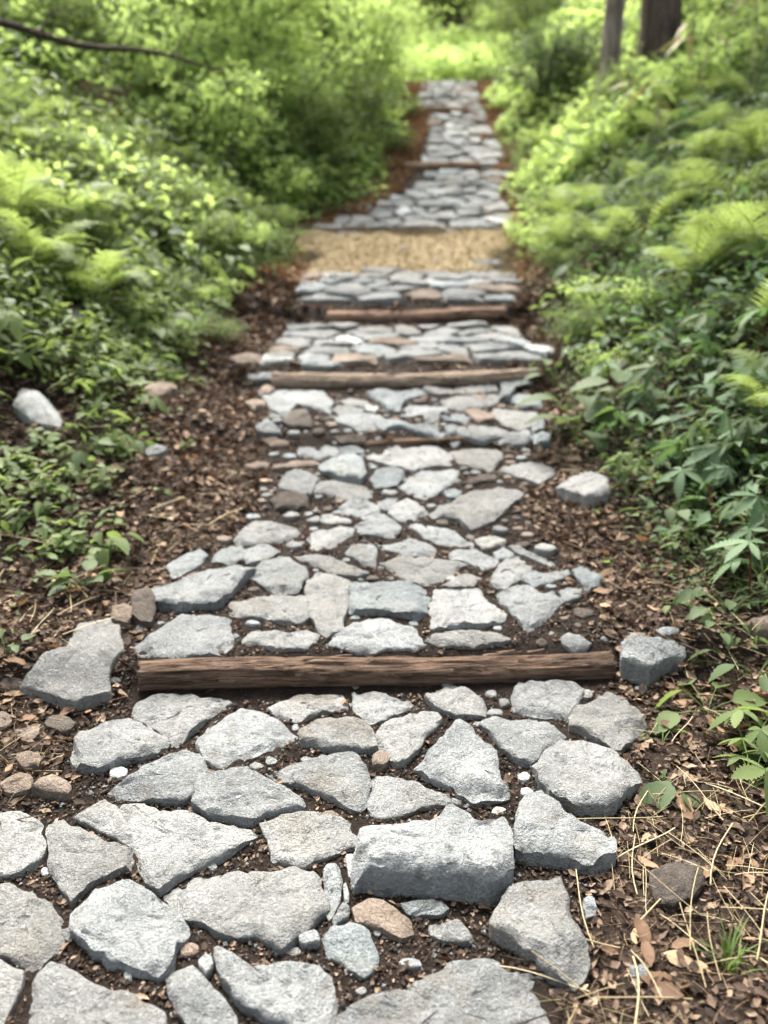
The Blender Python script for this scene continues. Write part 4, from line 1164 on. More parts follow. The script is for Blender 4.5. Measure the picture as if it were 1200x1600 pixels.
for k in range(110):
    right = k < 64
    for _ in range(30):
        if right: px, py = rl.uniform(880, 1190), rl.uniform(1230, 1600) if k < 44 else rl.uniform(830, 1230)
        else: px, py = rl.uniform(0, 330), rl.uniform(760, 1060)
        g = ground_at(px, py)
        if side_u(g[0], g[1]) > 0.02 and not on_stone(g[:1], g[1:2])[0]: break
    ln = rl.uniform(0.10, 0.26)
    o = link('straw_stem', rl.choice(STRM), None, None, (g[0], g[1], z1(g[0], g[1]) + 0.02 + 0.02 * rl.random()))
    o.rotation_euler = (rl.uniform(-.05, .14), 0, rl.gauss(0, .55) + (0 if rl.random() < .45 else rl.uniform(0, 6.28))); o.scale = (ln * rl.uniform(.7, 1.3),) * 1 + (ln, ln * 0.8)
    tag(o, 'pale straw stem lying on litter ' + ('right' if right else 'left') + ' of the near paving', 'straw', 'straw stems ' + ('right' if right else 'left') + ' of the trail')

# ------------------------------------------------------------------ undergrowth: carpets of small leaves past counting
def carpet(name, label, n, region, tmpl, mat, size, cover, seed, layers=True, xr=(-6, 7), yr=(2.0, 17)):
    g = np.random.default_rng(seed)
    y = yr[0] + (yr[1] - yr[0]) * g.random(n) ** 1.35
    x = xr[0] + (xr[1] - xr[0]) * g.random(n)
    w = region(x, y)
    ok = g.random(n) < w
    for cx, cy_, cr in CLEAR:
        tow = np.array([-cx, -cy_]) / math.hypot(cx, cy_)
        ax, ay = x - cx, y - cy_
        al = np.clip(ax * tow[0] + ay * tow[1], 0, 0.45)
        ok &= np.hypot(ax - al * tow[0], ay - al * tow[1]) > cr
    x, y = x[ok], y[ok]
    hc = cover(x, y)
    z = Z(x, y) + hc * (g.random(len(x)) ** 0.7)
    p = np.stack([x, y, z], -1)
    k = in_view(p, 90, 90 + 300 * (p[:, 1] < 8))
    p = p[k]; m = len(p)
    tint = np.clip(0.42 + 0.9 * fbm(p[:, 0] * 1.3, p[:, 1] * 1.3, seed) + g.normal(0, .2, m), 0, 1)
    b = MB()
    sz = (size[0] + (size[1] - size[0]) * g.random(m)) * (1 + 0.05 * np.maximum(0, p[:, 1] - 4))
    b.scatter(tmpl, p, rots(g.random(m) * 6.28, g.normal(-.25, .35, m), g.normal(0, .4, m)), sz, tint)
    print(name, m)
    return tag(b.build(name, mat), label, 'undergrowth', kind='stuff')
cov = lambda a, b, s: (lambda x, y: np.clip(a + (b - a) * sstep(0.0, 0.9, veg_u(x, y)), 0, 9) * (0.55 + 1.3 * np.clip(fbm(x * 2.1, y * 2.1, s) + 0.35, 0, 1)))
LEFT = lambda x, y: (x < 0)
carpet('creeper', 'dense small leaved creeper covering the left bank', 215000, lambda x, y: (x < 0) * sstep(-0.12, 0.35, veg_u(x, y)) * (0.06 + 0.94 * sstep(4.0, 5.2, y)) * (0.3 + 1.2 * np.clip(fbm(x * 1.7, y * 1.7, 8) + .5, 0, 1)),
       L_SIMPLE, M['leaf_mid'], (0.025, 0.075), cov(0.05, 0.38, 8), 31, xr=(-5.5, 0), yr=(2.6, 12))
carpet('ground_cover', 'low tangle of small dark leaves on the right bank', 210000, lambda x, y: (x > 0) * sstep(-0.10, 0.25, veg_u(x, y)) * (0.25 + 1.3 * np.clip(fbm(x * 1.9, y * 1.9, 15) + .5, 0, 1)),
       L_SIMPLE, M['leaf_dark'], (0.018, 0.046), cov(0.03, 0.20, 15), 32, xr=(0, 6), yr=(1.3, 12))
carpet('narrow_leaved_ground_cover', 'narrow leaved weeds mixed through the right bank cover', 90000, lambda x, y: (x > 0) * sstep(-0.05, 0.3, veg_u(x, y)) * np.clip(2.2 * fbm(x * 1.2, y * 1.2, 19) + .45, 0, 1),
       L_NARROW, M['leaf_mid'], (0.04, 0.085), cov(0.06, 0.34, 19), 33, xr=(0, 6), yr=(1.5, 13))
carpet('left_bank_weeds', 'mixed small weeds between the ferns on the left bank', 80000, lambda x, y: (x < 0) * sstep(-0.1, 0.3, veg_u(x, y)) * np.clip(2.0 * fbm(x * 1.4, y * 1.4, 23) + .35, 0, 1) * (0.3 + 0.7 * sstep(3.9, 5, y)),
       L_ROUND, M['leaf_dark'], (0.022, 0.045), cov(0.05, 0.28, 23), 34, xr=(-5, 0), yr=(1.3, 9))
top = lambda x, y: 0.16 + 0.42 * sstep(0.0, 0.9, veg_u(x, y)) * (0.5 + 1.2 * np.clip(fbm(x * 2.1, y * 2.1, 8) + 0.35, 0, 1))
carpet('broad_leaved_creeper', 'larger leaves standing out of the creeper on the left bank', 15000, lambda x, y: (x < 0) * sstep(0.0, 0.4, veg_u(x, y)) * np.clip(2.6 * fbm(x * 1.1, y * 1.1, 52) + .5, 0, 1), L_NARROW, M['leaf_mid'], (0.08, 0.17), top, 36, xr=(-5, 0), yr=(3.2, 10.5))
carpet('bright_creeper', 'fresh pale leaves at the top of the left bank creeper', 12000, lambda x, y: (x < 0) * sstep(0.1, 0.5, veg_u(x, y)) * np.clip(3 * fbm(x * .9, y * .9, 57) + .4, 0, 1) * sstep(5, 6.5, y), L_SIMPLE, M['leaf_bright'], (0.05, 0.11), top, 37, xr=(-5, 0), yr=(4.5, 10.8))
carpet('broad_ground_cover', 'larger drooping leaves in the right bank cover', 12000, lambda x, y: (x > 0) * sstep(0.0, 0.4, veg_u(x, y)) * np.clip(2.6 * fbm(x * 1.1, y * 1.1, 62) + .45, 0, 1), L_SIMPLE, M['leaf_cool'], (0.06, 0.13), cov(.1, .3, 15), 38, xr=(0, 6), yr=(3.2, 10))
carpet('upper_slope_undergrowth', 'leafy undergrowth along the upper trail and hillside', 125000, lambda x, y: sstep(-0.05, 0.3, veg_u(x, y)) * (0.3 + 1.2 * np.clip(fbm(x * .9, y * .9, 27) + .5, 0, 1)),
       L_SIMPLE, M['leaf_bright'], (0.06, 0.11), cov(0.10, 0.55, 27), 35, xr=(-9, 10), yr=(9.5, 24))

# ------------------------------------------------------------------ ferns
def frond_mesh(seed, pairs=20, K=8, L=0.6, W=0.17):
    r = random.Random(seed)
    b = MB()
    N = 16
    arch = r.uniform(.5, .75)
    def rach(t):
        return np.array([0.03 * math.sin(t * 3 + seed), L * (0.86 * t - 0.08 * t * t), L * (1.02 * t - (arch + .3) * t * t)])
    pts = np.array([rach(i / N) for i in range(N + 1)])
    b.tube(pts, np.linspace(0.0032, 0.0008, N + 1), 4, 0.15, False)
    for i in range(pairs):
        t = 0.16 + 0.83 * i / (pairs - 1)
        base = rach(t); d = rach(min(1.02, t + .02)) - rach(t - .02); d /= np.linalg.norm(d)
        w = W * min(1, 0.55 + 2.2 * (t - 0.16)) * (1 - t) ** 0.62 * r.uniform(.92, 1.05) + 0.006
        for sg in (-1, 1):
            side = np.cross(d, (0, 0, 1.)) * -sg; side /= np.linalg.norm(side) + 1e-9
            up = np.cross(side, d) * sg
            if up[2] < 0: up = -up
            fw = r.uniform(.28, .45)
            pd = side * math.cos(fw) + d * math.sin(fw); pn = d * math.cos(fw) - side * math.sin(fw)
            V, Fq = [], []
            wid = w * 0.045 + 0.0025
            dr = r.uniform(.1, .3)
            for k in range(K * 2 + 1):
                s = k / (K * 2)
                ww = wid * (1 - s) ** .6 * (1.25 if k % 2 else 0.45) if K > 1 else wid * (1 - s) ** .6
                m_ = base + pd * w * s - np.array([0, 0, 1]) * dr * w * s * s + up * 0.01 * s
                V += [m_ - pn * ww + up * ww * .2, m_, m_ + pn * ww + up * ww * .2]
            for k in range(K * 2):
                a = k * 3
                Fq += [(a, a + 1, a + 4, a + 3), (a + 1, a + 2, a + 5, a + 4)]
            b.add(V, [np.array(Fq)], 0.35 + 0.5 * r.random())
    me = b.mesh('frond'); me.materials.append(M['fern'])
    return me
FR_HI = [frond_mesh(s, 24, 7) for s in (1, 2, 3, 4)]
FR_LO = [frond_mesh(s + 10, 17, 1) for s in (1, 2, 3, 4)]
def fern(loc, size, nf, label, seed, hi, group=None, az0=None, spread=6.28, tilt=0.0):
    r = random.Random(seed)
    e = empty('fern', loc, 0)
    tag(e, label, 'fern', group)
    for k in range(nf):
        o = link('frond', r.choice(FR_HI if hi else FR_LO), None, e)
        a = (az0 if az0 is not None else r.uniform(0, 6.28)) + spread * ((k + r.uniform(-.3, .3)) / nf - 0.5)
        s = size / 0.6 * r.uniform(.7, 1.1)
        o.rotation_euler = (r.uniform(.0, .6) + tilt, r.uniform(-.25, .25), a); o.scale = (s, s, s)
    return e
FERNS = [  # base pixel, frond length, number of fronds, label, near?
 ((-45, 590), .62, 8, 'bright fern frond reaching in from the left edge above the pale boulder', True),
 ((60, 480), .70, 8, 'fern on the left bank above the bright frond', True),
 ((165, 505), .6, 8, 'fern beside the whitish rock on the left bank', True),
 ((20, 400), .75, 8, 'fern at the left edge level with the high pale rock', True),
 ((120, 400), .75, 8, 'fern with a long upper frond above the high pale rock', True),
 ((20, 270), .85, 8, 'fern high at the left edge under the leaning branch', False),
 ((190, 250), .8, 8, 'fern on the upper left bank in front of brown earth', False),
 ((1200, 670), .5, 7, 'yellow green fern at the right edge among saw edged leaves', True),
 ((1180, 530), .6, 8, 'fern at the right edge above the saw edged leaves', True),
 ((1080, 455), .8, 9, 'large arching fern in the middle of the right bank', True),
 ((1185, 440), .75, 8, 'fern at the right edge level with the sandy stretch', True),
]
for i, ((px, py), sz, nf, lab, hi) in enumerate(FERNS):
    g = ground_at(px, py)
    lb = px < 600 and py > 350
    fern((g[0], g[1], z1(g[0], g[1]) + (.14 if lb else .04)), sz, nf, lab, 40 + i, hi, None, -1.7 if lb else None, 3.4 if lb else 6.28)
rf = random.Random(3)
k = 0
FP = [(960,215),(1040,225),(1130,230),(990,300),(905,285),(1070,320),(1150,335),(880,350),(930,345),(1010,385),(860,290),(845,240),(900,215),(1180,270),(1100,265),(960,260),(1000,180),(1090,180),(1160,180),(930,400),(875,405)]
FL = placed_labels(FP, 'pale fern, {n} from the trail in the {row} row of the right fern patch', ('front', 'second', 'third', 'back'))
for (px, py) in FP:
    g = ground_at(px + rf.uniform(-8, 8), py + rf.uniform(-5, 5))
    fern((g[0], g[1], z1(g[0], g[1])), rf.uniform(.55, .8), rf.randint(7, 9), FL[k], 90 + k, False, 'ferns massed on the upper right bank'); k += 1
for (px, py) in [(300,330),(220,300),(90,310),(330,270),(380,300),(150,330)]:
    g = ground_at(px, py)
    fern((g[0], g[1], z1(g[0], g[1])), rf.uniform(.45, .65), 7, 'fern rising from the creeper on the upper left bank', 90 + k, False, 'ferns on the upper left bank'); k += 1

# ------------------------------------------------------------------ leafy plants with leaves one can pick apart
def compound(seed, kind, nl, L, w, serr, n=14):
    """one compound leaf: petiole base at origin, leaflets spread at the end; length unit 1"""
    r = random.Random(seed)
    b = MB()
    if kind == 'palmate':
        for k in range(nl):
            a = (k / (nl - 1) - 0.5) * 4.3 if nl > 1 else 0
            l = L * (1 - 0.42 * abs(a / 1.95) ** 1.5) * r.uniform(.92, 1.05)
            V, t = blade(n, w, .55, .22, .12 + .2 * r.random(), serr, .9)
            b.scatter((V, t), [(0, 0, 0)], rots([a], [-0.12 - 0.25 * r.random()], [r.gauss(0, .15)]), [l], [0.35 + .4 * r.random()])
    elif kind == 'pinnate':
        b.tube([(0, 0, 0), (0, L * .45, -.01), (0, L * .75, -.05)], 0.008, 4, 0.5, False)
        for k, (t, a) in enumerate([(.3, 1.15), (.3, -1.15), (.58, .85), (.58, -.85), (.75, 0)]):
            V, tt = blade(n, w, .42, .2, .2, serr, 1.0)
            b.scatter((V, tt), [(0, L * t, -.02)], rots([a], [-.1 - .2 * r.random()], [r.gauss(0, .15)]), [L * (.52 if a else .62) * r.uniform(.9, 1.1)], [0.3 + .4 * r.random()])
    elif kind == 'trefoil':
        for k in range(3):
            V = np.array([(0, 0, 0), (-.30, .30, .07), (-.40, .72, .03), (-.2, .98, 0), (0, .86, -.03), (.2, .98, 0), (.40, .72, .03), (.30, .30, .07)])
            b.scatter((V, [np.array([(0, 4, 2, 1), (0, 7, 6, 4)]), np.array([(2, 4, 3), (4, 6, 5)])]), [(0, 0, 0)], rots([k * 2.094 + .2], [-.15 - .2 * r.random()], [0]), [L * .5], [0.4 + .3 * r.random()])
    else:
        V, t = blade(n, w, .36, .22, r.uniform(.1, .45), serr, .85)
        b.scatter((V, t), [(0, 0, 0)], rots([0], [0], [0]), [L], [0.4 + .3 * r.random()])
    return b.mesh('leaf')
def variants(kind, nl, w, serr, mat, n=14, num=3, s0=0):
    out = []
    for s in range(num):
        me = compound(s + s0, kind, nl, 1.0, w, serr, n); me.materials.append(mat); out.append(me)
    return out
PALM = variants('palmate', 7, .25, .24, M['leaf_cool'], 20, 3) + variants('palmate', 5, .30, .22, M['leaf_cool'], 20, 2, 70) + variants('palmate', 6, .22, .26, M['leaf_dark'], 20, 2, 75)
PALM5 = variants('palmate', 5, .36, .16, M['leaf_mid'], 18, 3, 9)
PINN = variants('pinnate', 5, .40, .05, M['leaf_mid'], 12, 3, 20)
TREF = variants('trefoil', 3, .5, 0, M['leaf_mid'], 6, 3, 30)
OVAL = variants('simple', 1, .56, .03, M['leaf_mid'], 12, 3, 40)
OVALD = variants('simple', 1, .60, .03, M['leaf_dark'], 12, 3, 45)
LANCE = variants('simple', 1, .20, .0, M['leaf_dark'], 8, 3, 50)
LANCEB = variants('simple', 1, .13, .0, M['leaf_bright'], 8, 3, 55)
def plant(name, label, base, h, leaves, nl, size, stem_mat, seed, spread=0.5, pitch=-0.15, whorl=False, group=None, cat='plant', lean=(0, 0), rr=0.003, flat=False):
    """a stem with nl leaves on stalks; base is a world point"""
    r = random.Random(seed)
    base = np.array(base, float)
    e = empty(name, base)
    tag(e, label, cat, group)
    b = MB()
    for k in range(nl):
        f = 1.0 if whorl else (0.35 + 0.65 * (k + 1) / nl)
        a = r.uniform(0, 6.28) if not whorl else k * 6.283 / nl + r.uniform(-.2, .2)
        ln = spread * r.uniform(.5, 1.0) * (1 if not whorl else .1)
        tipp = np.array([lean[0] * f + math.sin(-a) * ln, lean[1] * f + math.cos(a) * ln, h * f * r.uniform(.85, 1.1)])
        mid = np.array([lean[0] * f * .5 + math.sin(-a) * ln * .3, lean[1] * f * .5 + math.cos(a) * ln * .3, h * f * .72])
        pts = [np.array([0, 0, -0.02]) * 1.0]
        for t in (0.33, 0.66, 1.0):
            pts.append((1 - t) ** 2 * np.zeros(3) + 2 * t * (1 - t) * mid + t * t * tipp)
        b.tube(pts, [rr, rr * .8, rr * .6, rr * .45], 5, r.random(), False)
        o = link('leaf', r.choice(leaves), None, e, tipp)
        s = size * r.uniform(.6, 1.15)
        o.rotation_euler = (pitch + r.uniform(-.4, .35), r.gauss(0, .35), a + r.gauss(0, .3)); o.scale = (s, s, s)
    st = b.build('stem', stem_mat, e)
    return e
def gpt(px, py):
    g = ground_at(px, py); return (g[0], g[1], z1(g[0], g[1]))
# right bank: saw-edged, hand shaped leaves
plant('palmate_plant', 'saw edged hand shaped leaf on a dark red stem near the right edge', gpt(1170, 938), .23, PALM, 1, .17, M['stem_red'], 1, .03, -.05, rr=.006)
PP = [((1170, 850), .20, 4, .15, 'saw edged plant with drooping leaves just above the red stemmed plant'), ((1060, 770), .20, 3, .15, 'saw edged leaves hanging at the front of the right bank cover'),
      ((1110, 740), .26, 4, .18, 'saw edged plant in the middle of the right bank cover'), ((1180, 730), .28, 4, .18, 'saw edged plant at the right edge above the dark gap'),
      ((990, 690), .24, 3, .16, 'saw edged plant beside the broad leaved plant'), ((1180, 640), .30, 4, .21, 'large saw edged leaf spray under the yellow green fern'),
      ((955, 600), .26, 3, .18, 'pale saw edged leaves over the grey rock'), ((1110, 600), .26, 4, .18, 'saw edged plant higher on the right bank'),
      ((1040, 650), .26, 3, .17, 'saw edged plant behind the front row on the right bank'), ((1190, 560), .30, 4, .21, 'saw edged plant at the right edge below the edge fern'), ((1120, 560), .28, 3, .19, 'uppermost saw edged plant on the right bank')]
PP += [((1195, 920), .2, 3, .16, 'saw edged plant at the right edge beside the red stem'), ((1120, 830), .18, 3, .15, 'saw edged plant in front of the dark gap on the right'), ((1150, 790), .22, 3, .17, 'saw edged leaves over the dark gap on the right'), ((1195, 800), .24, 3, .18, 'saw edged plant at the right edge over the dark gap')]
for i, ((px, py), h, nl, s, lab) in enumerate(PP):
    plant('palmate_plant', lab, gpt(px, py), h, PALM, nl, s, M['stem_red' if i % 3 == 0 else 'stem_green'], 10 + i, .12, -.25, rr=.004)
plant('broad_leaved_plant', 'broad leaved green plant overhanging the right trail edge', gpt(900, 695), .28, OVALD, 10, .20, M['stem_green'], 30, .16, .1)
plant('broad_leaved_plant', 'broad leaved plant with a big round leaf below the grey rock', gpt(965, 680), .28, OVALD, 8, .22, M['stem_green'], 31, .14, .1)
plant('leafy_weed', 'yellow green leafy weed at the trail edge beside the low stone wall', gpt(985, 780), .18, OVAL, 6, .12, M['stem_green'], 32, .12, 0)
plant('wilted_plant', 'wilted green plant with limp broad leaves right of the near log', gpt(1105, 1115), .075, OVAL, 7, .12, M['stem_green'], 33, .15, -.3, lean=(-.03, -.03))
plant('wilted_plant', 'limp dark leaf pair on the litter beside the big right paving stone', gpt(1055, 1235), .04, OVALD, 4, .12, M['stem_green'], 34, .05, -.3)
plant('wilted_plant', 'drooping torn leaf beside the stones below the log', gpt(1035, 1165), .04, OVAL, 3, .10, M['stem_green'], 39, .06, -.5)
plant('toothed_plant', 'toothed green plant cut by the right edge below the log', gpt(1180, 1160), .11, PALM5, 5, .14, M['stem_green'], 35, .1, -.3)
plant('broad_leaved_plant', 'dark toothed plant spreading at the right edge below the wilted leaves', gpt(1175, 1230), .12, PALM5 + OVALD, 7, .13, M['stem_green'], 62, .12, -.2)
plant('rosette_weed', 'tiny star shaped rosette alone on the right litter', gpt(1072, 915), .02, LANCE, 8, .035, M['stem_green'], 36, .01, .15, True)
plant('leafy_weed', 'small dark leafy weed at the right edge beside the red stem', gpt(1185, 900), .14, OVALD, 6, .07, M['stem_green'], 37, .1, -.2)
plant('leafy_weed', 'green seedling with lobed leaves at the edge of the right cover', gpt(1055, 870), .10, PALM5, 4, .06, M['stem_green'], 38, .07, -.2)
plant('leafy_weed', 'small two leaved seedling on the right litter', gpt(960, 885), .035, OVAL, 2, .04, M['stem_green'], 60, .03, .1)
plant('leafy_weed', 'dark leafy weed behind the angular rock by the log end', gpt(1120, 995), .08, OVALD, 6, .06, M['stem_green'], 61, .09, -.1)
# left bank
plant('five_leaflet_plant', 'plant with glossy five part leaves right of the pale boulder', gpt(150, 712), .17, PINN, 4, .22, M['stem_green'], 41, .10, -.3)
plant('five_leaflet_plant', 'five part leaf plant above the brown cobble on the left', gpt(215, 640), .15, PINN, 3, .2, M['stem_green'], 42, .10, -.25)
plant('oval_leaved_plant', 'green plant with oval pointed leaves at the edge of the left litter', gpt(170, 870), .14, OVAL, 8, .11, M['stem_green'], 43, .10, -.4)
plant('oval_leaved_plant', 'dark leafy plant low on the left above the straw', gpt(125, 925), .08, OVALD, 10, .10, M['stem_green'], 44, .08, .25)
plant('oval_leaved_plant', 'leafy weed at the left edge above the flat brown stone', gpt(10, 1030), .06, OVALD, 5, .06, M['stem_green'], 45, .07, .1)
plant('oval_leaved_plant', 'broad dark leaf plant under the five part leaves', gpt(205, 705), .10, OVALD, 5, .11, M['stem_green'], 46, .10, -.2)
plant('oval_leaved_plant', 'tall thin stalk with broad leaves on the left bank', gpt(150, 620), .20, OVAL, 6, .12, M['stem_green'], 47, .16, -.2)
plant('oval_leaved_plant', 'broad leaved plant at the foot of the left creeper', gpt(230, 590), .15, OVALD, 6, .12, M['stem_green'], 48, .14, -.1)
LBP = [((5, 560), .3, PINN, .2, 'five part leaf plant beside the pale boulder'), ((250, 545), .28, OVAL, .14, 'pointed leaf plant at the foot of the left creeper'), ((310, 520), .26, OVALD, .13, 'dark pointed leaf plant near the litter edge on the left'),
       ((200, 470), .34, OVAL, .15, 'pale pointed leaf plant right of the high rock'), ((290, 450), .34, PINN, .22, 'five part leaf plant in the middle of the creeper'), ((370, 440), .28, OVAL, .13, 'leafy plant at the creeper edge level with the third log'),
       ((240, 400), .36, OVALD, .16, 'dark leafy plant high in the creeper'), ((330, 385), .34, PINN, .22, 'five part leaf plant below the shrub thicket'), ((420, 400), .26, OVAL, .12, 'leafy plant overhanging the path by the sand'),
       ((70, 330), .4, OVALD, .18, 'broad leaf plant near the upper left edge'), ((150, 300), .42, OVAL, .18, 'broad pale leaf plant under the leaning branch'), ((120, 720), .10, OVALD, .09, 'broad dark weed right under the pale boulder'), ((25, 540), .3, OVALD, .13, 'dark weed under the bright left fern')]
for i, ((px, py), h, lv, sz, lab) in enumerate(LBP):
    plant('leafy_plant', lab, gpt(px, py), h, lv, 9, sz, M['stem_green'], 300 + i, .2, -.25)
RBP = [((900, 560), .26, OVAL, .13, 'leafy plant at the right edge level with the third log'), ((870, 610), .2, OVALD, .12, 'dark leafy plant at the right edge beside the second log'), ((1020, 560), .3, PINN, .2, 'five part leaf plant in the middle of the right bank'),
       ((960, 500), .3, OVAL, .14, 'pale leafy plant below the large arching fern'), ((900, 470), .28, OVALD, .14, 'dark leafy plant right of the third log'), ((1040, 820), .14, OVALD, .09, 'dark low weed at the front of the right cover'), ((1110, 880), .14, OVALD, .09, 'dark weed in the gap left of the red stem'),
       ((1180, 1060), .13, OVALD, .10, 'dark broad weed at the right edge above the toothed plant'), ((1140, 960), .12, OVALD, .09, 'low dark weed under the red stemmed plant'), ((870, 500), .2, OVAL, .1, 'small leafy weed at the right edge of the upper paving'), ((985, 740), .14, PALM5, .1, 'lobed weed in front of the broad leaved plants')]
for i, ((px, py), h, lv, sz, lab) in enumerate(RBP):
    plant('leafy_plant', lab, gpt(px, py), h, lv, 8, sz, M['stem_green'], 330 + i, .16, -.25)
for i in range(26):
    px, py = rl.uniform(0, 190), rl.uniform(700, 880)
    if py > 830 and px < 60: px += 70
    plant('clover_plant', 'low clump of three part clover leaves below the pale boulder', gpt(px, py), rl.uniform(.05, .11), TREF, rl.randint(4, 7), rl.uniform(.075, .11), M['stem_green'], 200 + i, .06, 0, group='clover clumps on the left bank', rr=.0012)
for i in range(16):
    px, py = [(270, 640), (250, 770), (380, 520), (460, 495), (300, 560), (240, 690), (285, 700), (320, 610), (930, 760), (1010, 830), (960, 720), (1080, 840), (1130, 930), (1160, 1010), (1120, 960), (1050, 950)][i]
    plant('seedling', 'small green seedling sprouting from litter on the ' + ('left' if px < 600 else 'right') + ' flank', gpt(px, py), rl.uniform(.03, .08), OVAL if i % 2 else PALM5, rl.randint(3, 6), rl.uniform(.03, .06), M['stem_green'], 240 + i, .06, 0, group='seedlings in the litter ' + ('left' if px < 600 else 'right'))
# grass tufts
def grass_tuft(base, h, n, mat, label, seed, name='grass_tuft', w=0.006, group=None, flop=1.0):
    r = random.Random(seed); b = MB()
    for k in range(n):
        a = r.uniform(0, 6.28); L = h * r.uniform(.6, 1.2); ln = r.uniform(.25, .9) * flop
        V, Fq = [], []
        d = np.array([math.cos(a), math.sin(a), 0]); s = np.array([-d[1], d[0], 0])
        o = np.array([r.gauss(0, .012), r.gauss(0, .012), -0.01])
        for i in range(6):
            t = i / 5
            c = o + d * L * ln * t ** 1.4 + np.array([0, 0, L * (t - 0.55 * ln * t * t)])
            ww = w / 2 * (1 - t) ** .7
            V += [c - s * ww, c + s * ww]
        for i in range(5):
            Fq.append((2 * i, 2 * i + 1, 2 * i + 3, 2 * i + 2))
        b.add(V, [np.array(Fq)], r.random())
    o = b.build(name, mat, None, base)
    return tag(o, label, 'grass', group)
grass_tuft(gpt(1140, 1510), .12, 26, M['grass'], 'thin green grass tuft at the bottom right', 1)
grass_tuft(gpt(1185, 1000), .14, 14, M['grass'], 'sparse grass tuft at the right edge near the brown rock', 2)
grass_tuft(gpt(930, 800), .06, 18, M['grass'], 'short cut grass beside the grey rock on the litter', 3, flop=1.3)
grass_tuft(gpt(150, 770), .09, 16, M['grass'], 'grass tuft between clover and litter on the left', 4)
grass_tuft(gpt(280, 780), .05, 12, M['grass'], 'tiny grass tuft on the left litter', 5)
# ------------------------------------------------------------------ shrubs and trees
def woody(seed, H, Rr, nst, nbr, nleaf, leaf, tmpl, lean=0.25, trunk_r=0.02, crown_lo=0.15, single=False, nlimb=9):
    """returns (stem mesh builder, leaf mesh builder) for a shrub or tree standing at the origin"""
    g = np.random.default_rng(seed); r = random.Random(seed)
    st, lf = MB(), MB()
    tips = []
    def limb(p, d, L, rad, depth):
        n = 5
        pts = [p]
        for i in range(n):
            d = d + np.array([g.normal(0, .13), g.normal(0, .13), 0.05 if depth else 0.0]); d = d / np.linalg.norm(d)
            pts.append(pts[-1] + d * L / n)
        st.tube(pts, np.linspace(rad, rad * .4, n + 1), 6 if depth == 0 else 4, g.random(), False)
        return pts, d
    for s in range(nst):
        a = s * 6.283 / nst + r.uniform(-.5, .5)
        d = np.array([math.cos(a) * lean, math.sin(a) * lean, 1.0]) * (1 if not single else 1)
        if single: d = np.array([r.uniform(-.12, .12), r.uniform(-.12, .12), 1.0])
        d /= np.linalg.norm(d)
        b0 = np.array([math.cos(a) * .05 * Rr * (not single), math.sin(a) * .05 * Rr * (not single), -0.1])
        pts, d2 = limb(b0, d, H * r.uniform(.75, 1.0), trunk_r, 0)
        for k in range(nbr):
            f = crown_lo + (1 - crown_lo) * (k + r.random()) / nbr
            i = min(int(f * 5), 4); u = f * 5 - i
            q = np.array(pts[i]) * (1 - u) + np.array(pts[i + 1]) * u
            aa = r.uniform(0, 6.28)
            bd = np.array([math.cos(aa), math.sin(aa), r.uniform(.0, .5)]); bd /= np.linalg.norm(bd)
            bp, _ = limb(q, bd, Rr * r.uniform(.5, 1.0) * (1.15 - 0.6 * f), trunk_r * .4 * (1.1 - .6 * f), 1)
            tips += [(np.array(bp[j]), 1.0) for j in (1, 2, 3, 4, 5)]
        tips.append((np.array(pts[-1]), 1.0))
    T_ = np.array([t[0] for t in tips])
    k = g.integers(0, len(T_), nleaf)
    sig = Rr * 0.13
    # flat sprays: leaves spread sideways more than up and down
    P = T_[k] + np.stack([g.normal(0, sig, nleaf), g.normal(0, sig, nleaf), g.normal(0, sig * .45, nleaf)], -1)
    clump = vnoise(k * 1.7, k * 0.3, seed)
    lf.scatter(tmpl, P, rots(g.random(nleaf) * 6.28, g.normal(-.3, .3, nleaf), g.normal(0, .35, nleaf)), leaf * (.65 + .7 * g.random(nleaf)), np.clip(.15 + .6 * clump + g.normal(0, .16, nleaf), 0, 1))
    return st, lf
PROTO = {}
def proto(key, mat_leaf, mat_stem, *a, **k):
    st, lf = woody(*a, **k)
    ms = st.mesh('stem'); ms.materials.append(mat_stem)
    ml = lf.mesh('foliage'); ml.materials.append(mat_leaf)
    PROTO[key] = (ms, ml)
proto('bush_a', M['leaf_bright'], M['twig'], 1, 1.7, .85, 6, 8, 2600, .075, L_SIMPLE)
proto('bush_b', M['leaf_bright'], M['twig'], 2, 2.2, .9, 5, 9, 2800, .085, L_SIMPLE)
proto('bush_c', M['leaf_mid'], M['twig'], 3, 1.4, .8, 7, 7, 2800, .065, L_SIMPLE)
proto('bush_d', M['leaf_dark'], M['twig'], 4, 1.6, .9, 7, 8, 3200, .075, L_SIMPLE)
proto('low', M['leaf_mid'], M['twig'], 5, .55, .38, 8, 5, 1100, .045, L_SIMPLE, lean=.6, trunk_r=.006)
proto('low_bright', M['leaf_bright'], M['twig'], 6, .6, .4, 8, 5, 1000, .055, L_SIMPLE, lean=.6, trunk_r=.006)
proto('sapling', M['leaf_bright'], M['trunk'], 7, 4.5, 1.5, 1, 22, 3800, .10, L_SIMPLE, trunk_r=.055, crown_lo=.12, single=True)
proto('tree_a', M['leaf_bright'], M['trunk'], 8, 8.0, 2.6, 1, 30, 7000, .15, L_SIMPLE, trunk_r=.13, crown_lo=.2, single=True)
proto('tree_b', M['leaf_mid'], M['trunk'], 9, 9.0, 2.8, 1, 30, 7500, .16, L_SIMPLE, trunk_r=.16, crown_lo=.25, single=True)
def put(key, name, label, x, y, sc, rz, group=None, cat='shrub', parts=('stem', 'foliage')):
    e = empty(name, (x, y, z1(x, y) - .02), rz, sc)
    tag(e, label, cat, group)
    link(parts[0], PROTO[key][0], None, e); link(parts[1], PROTO[key][1], None, e)
    return e
rb = random.Random(21)
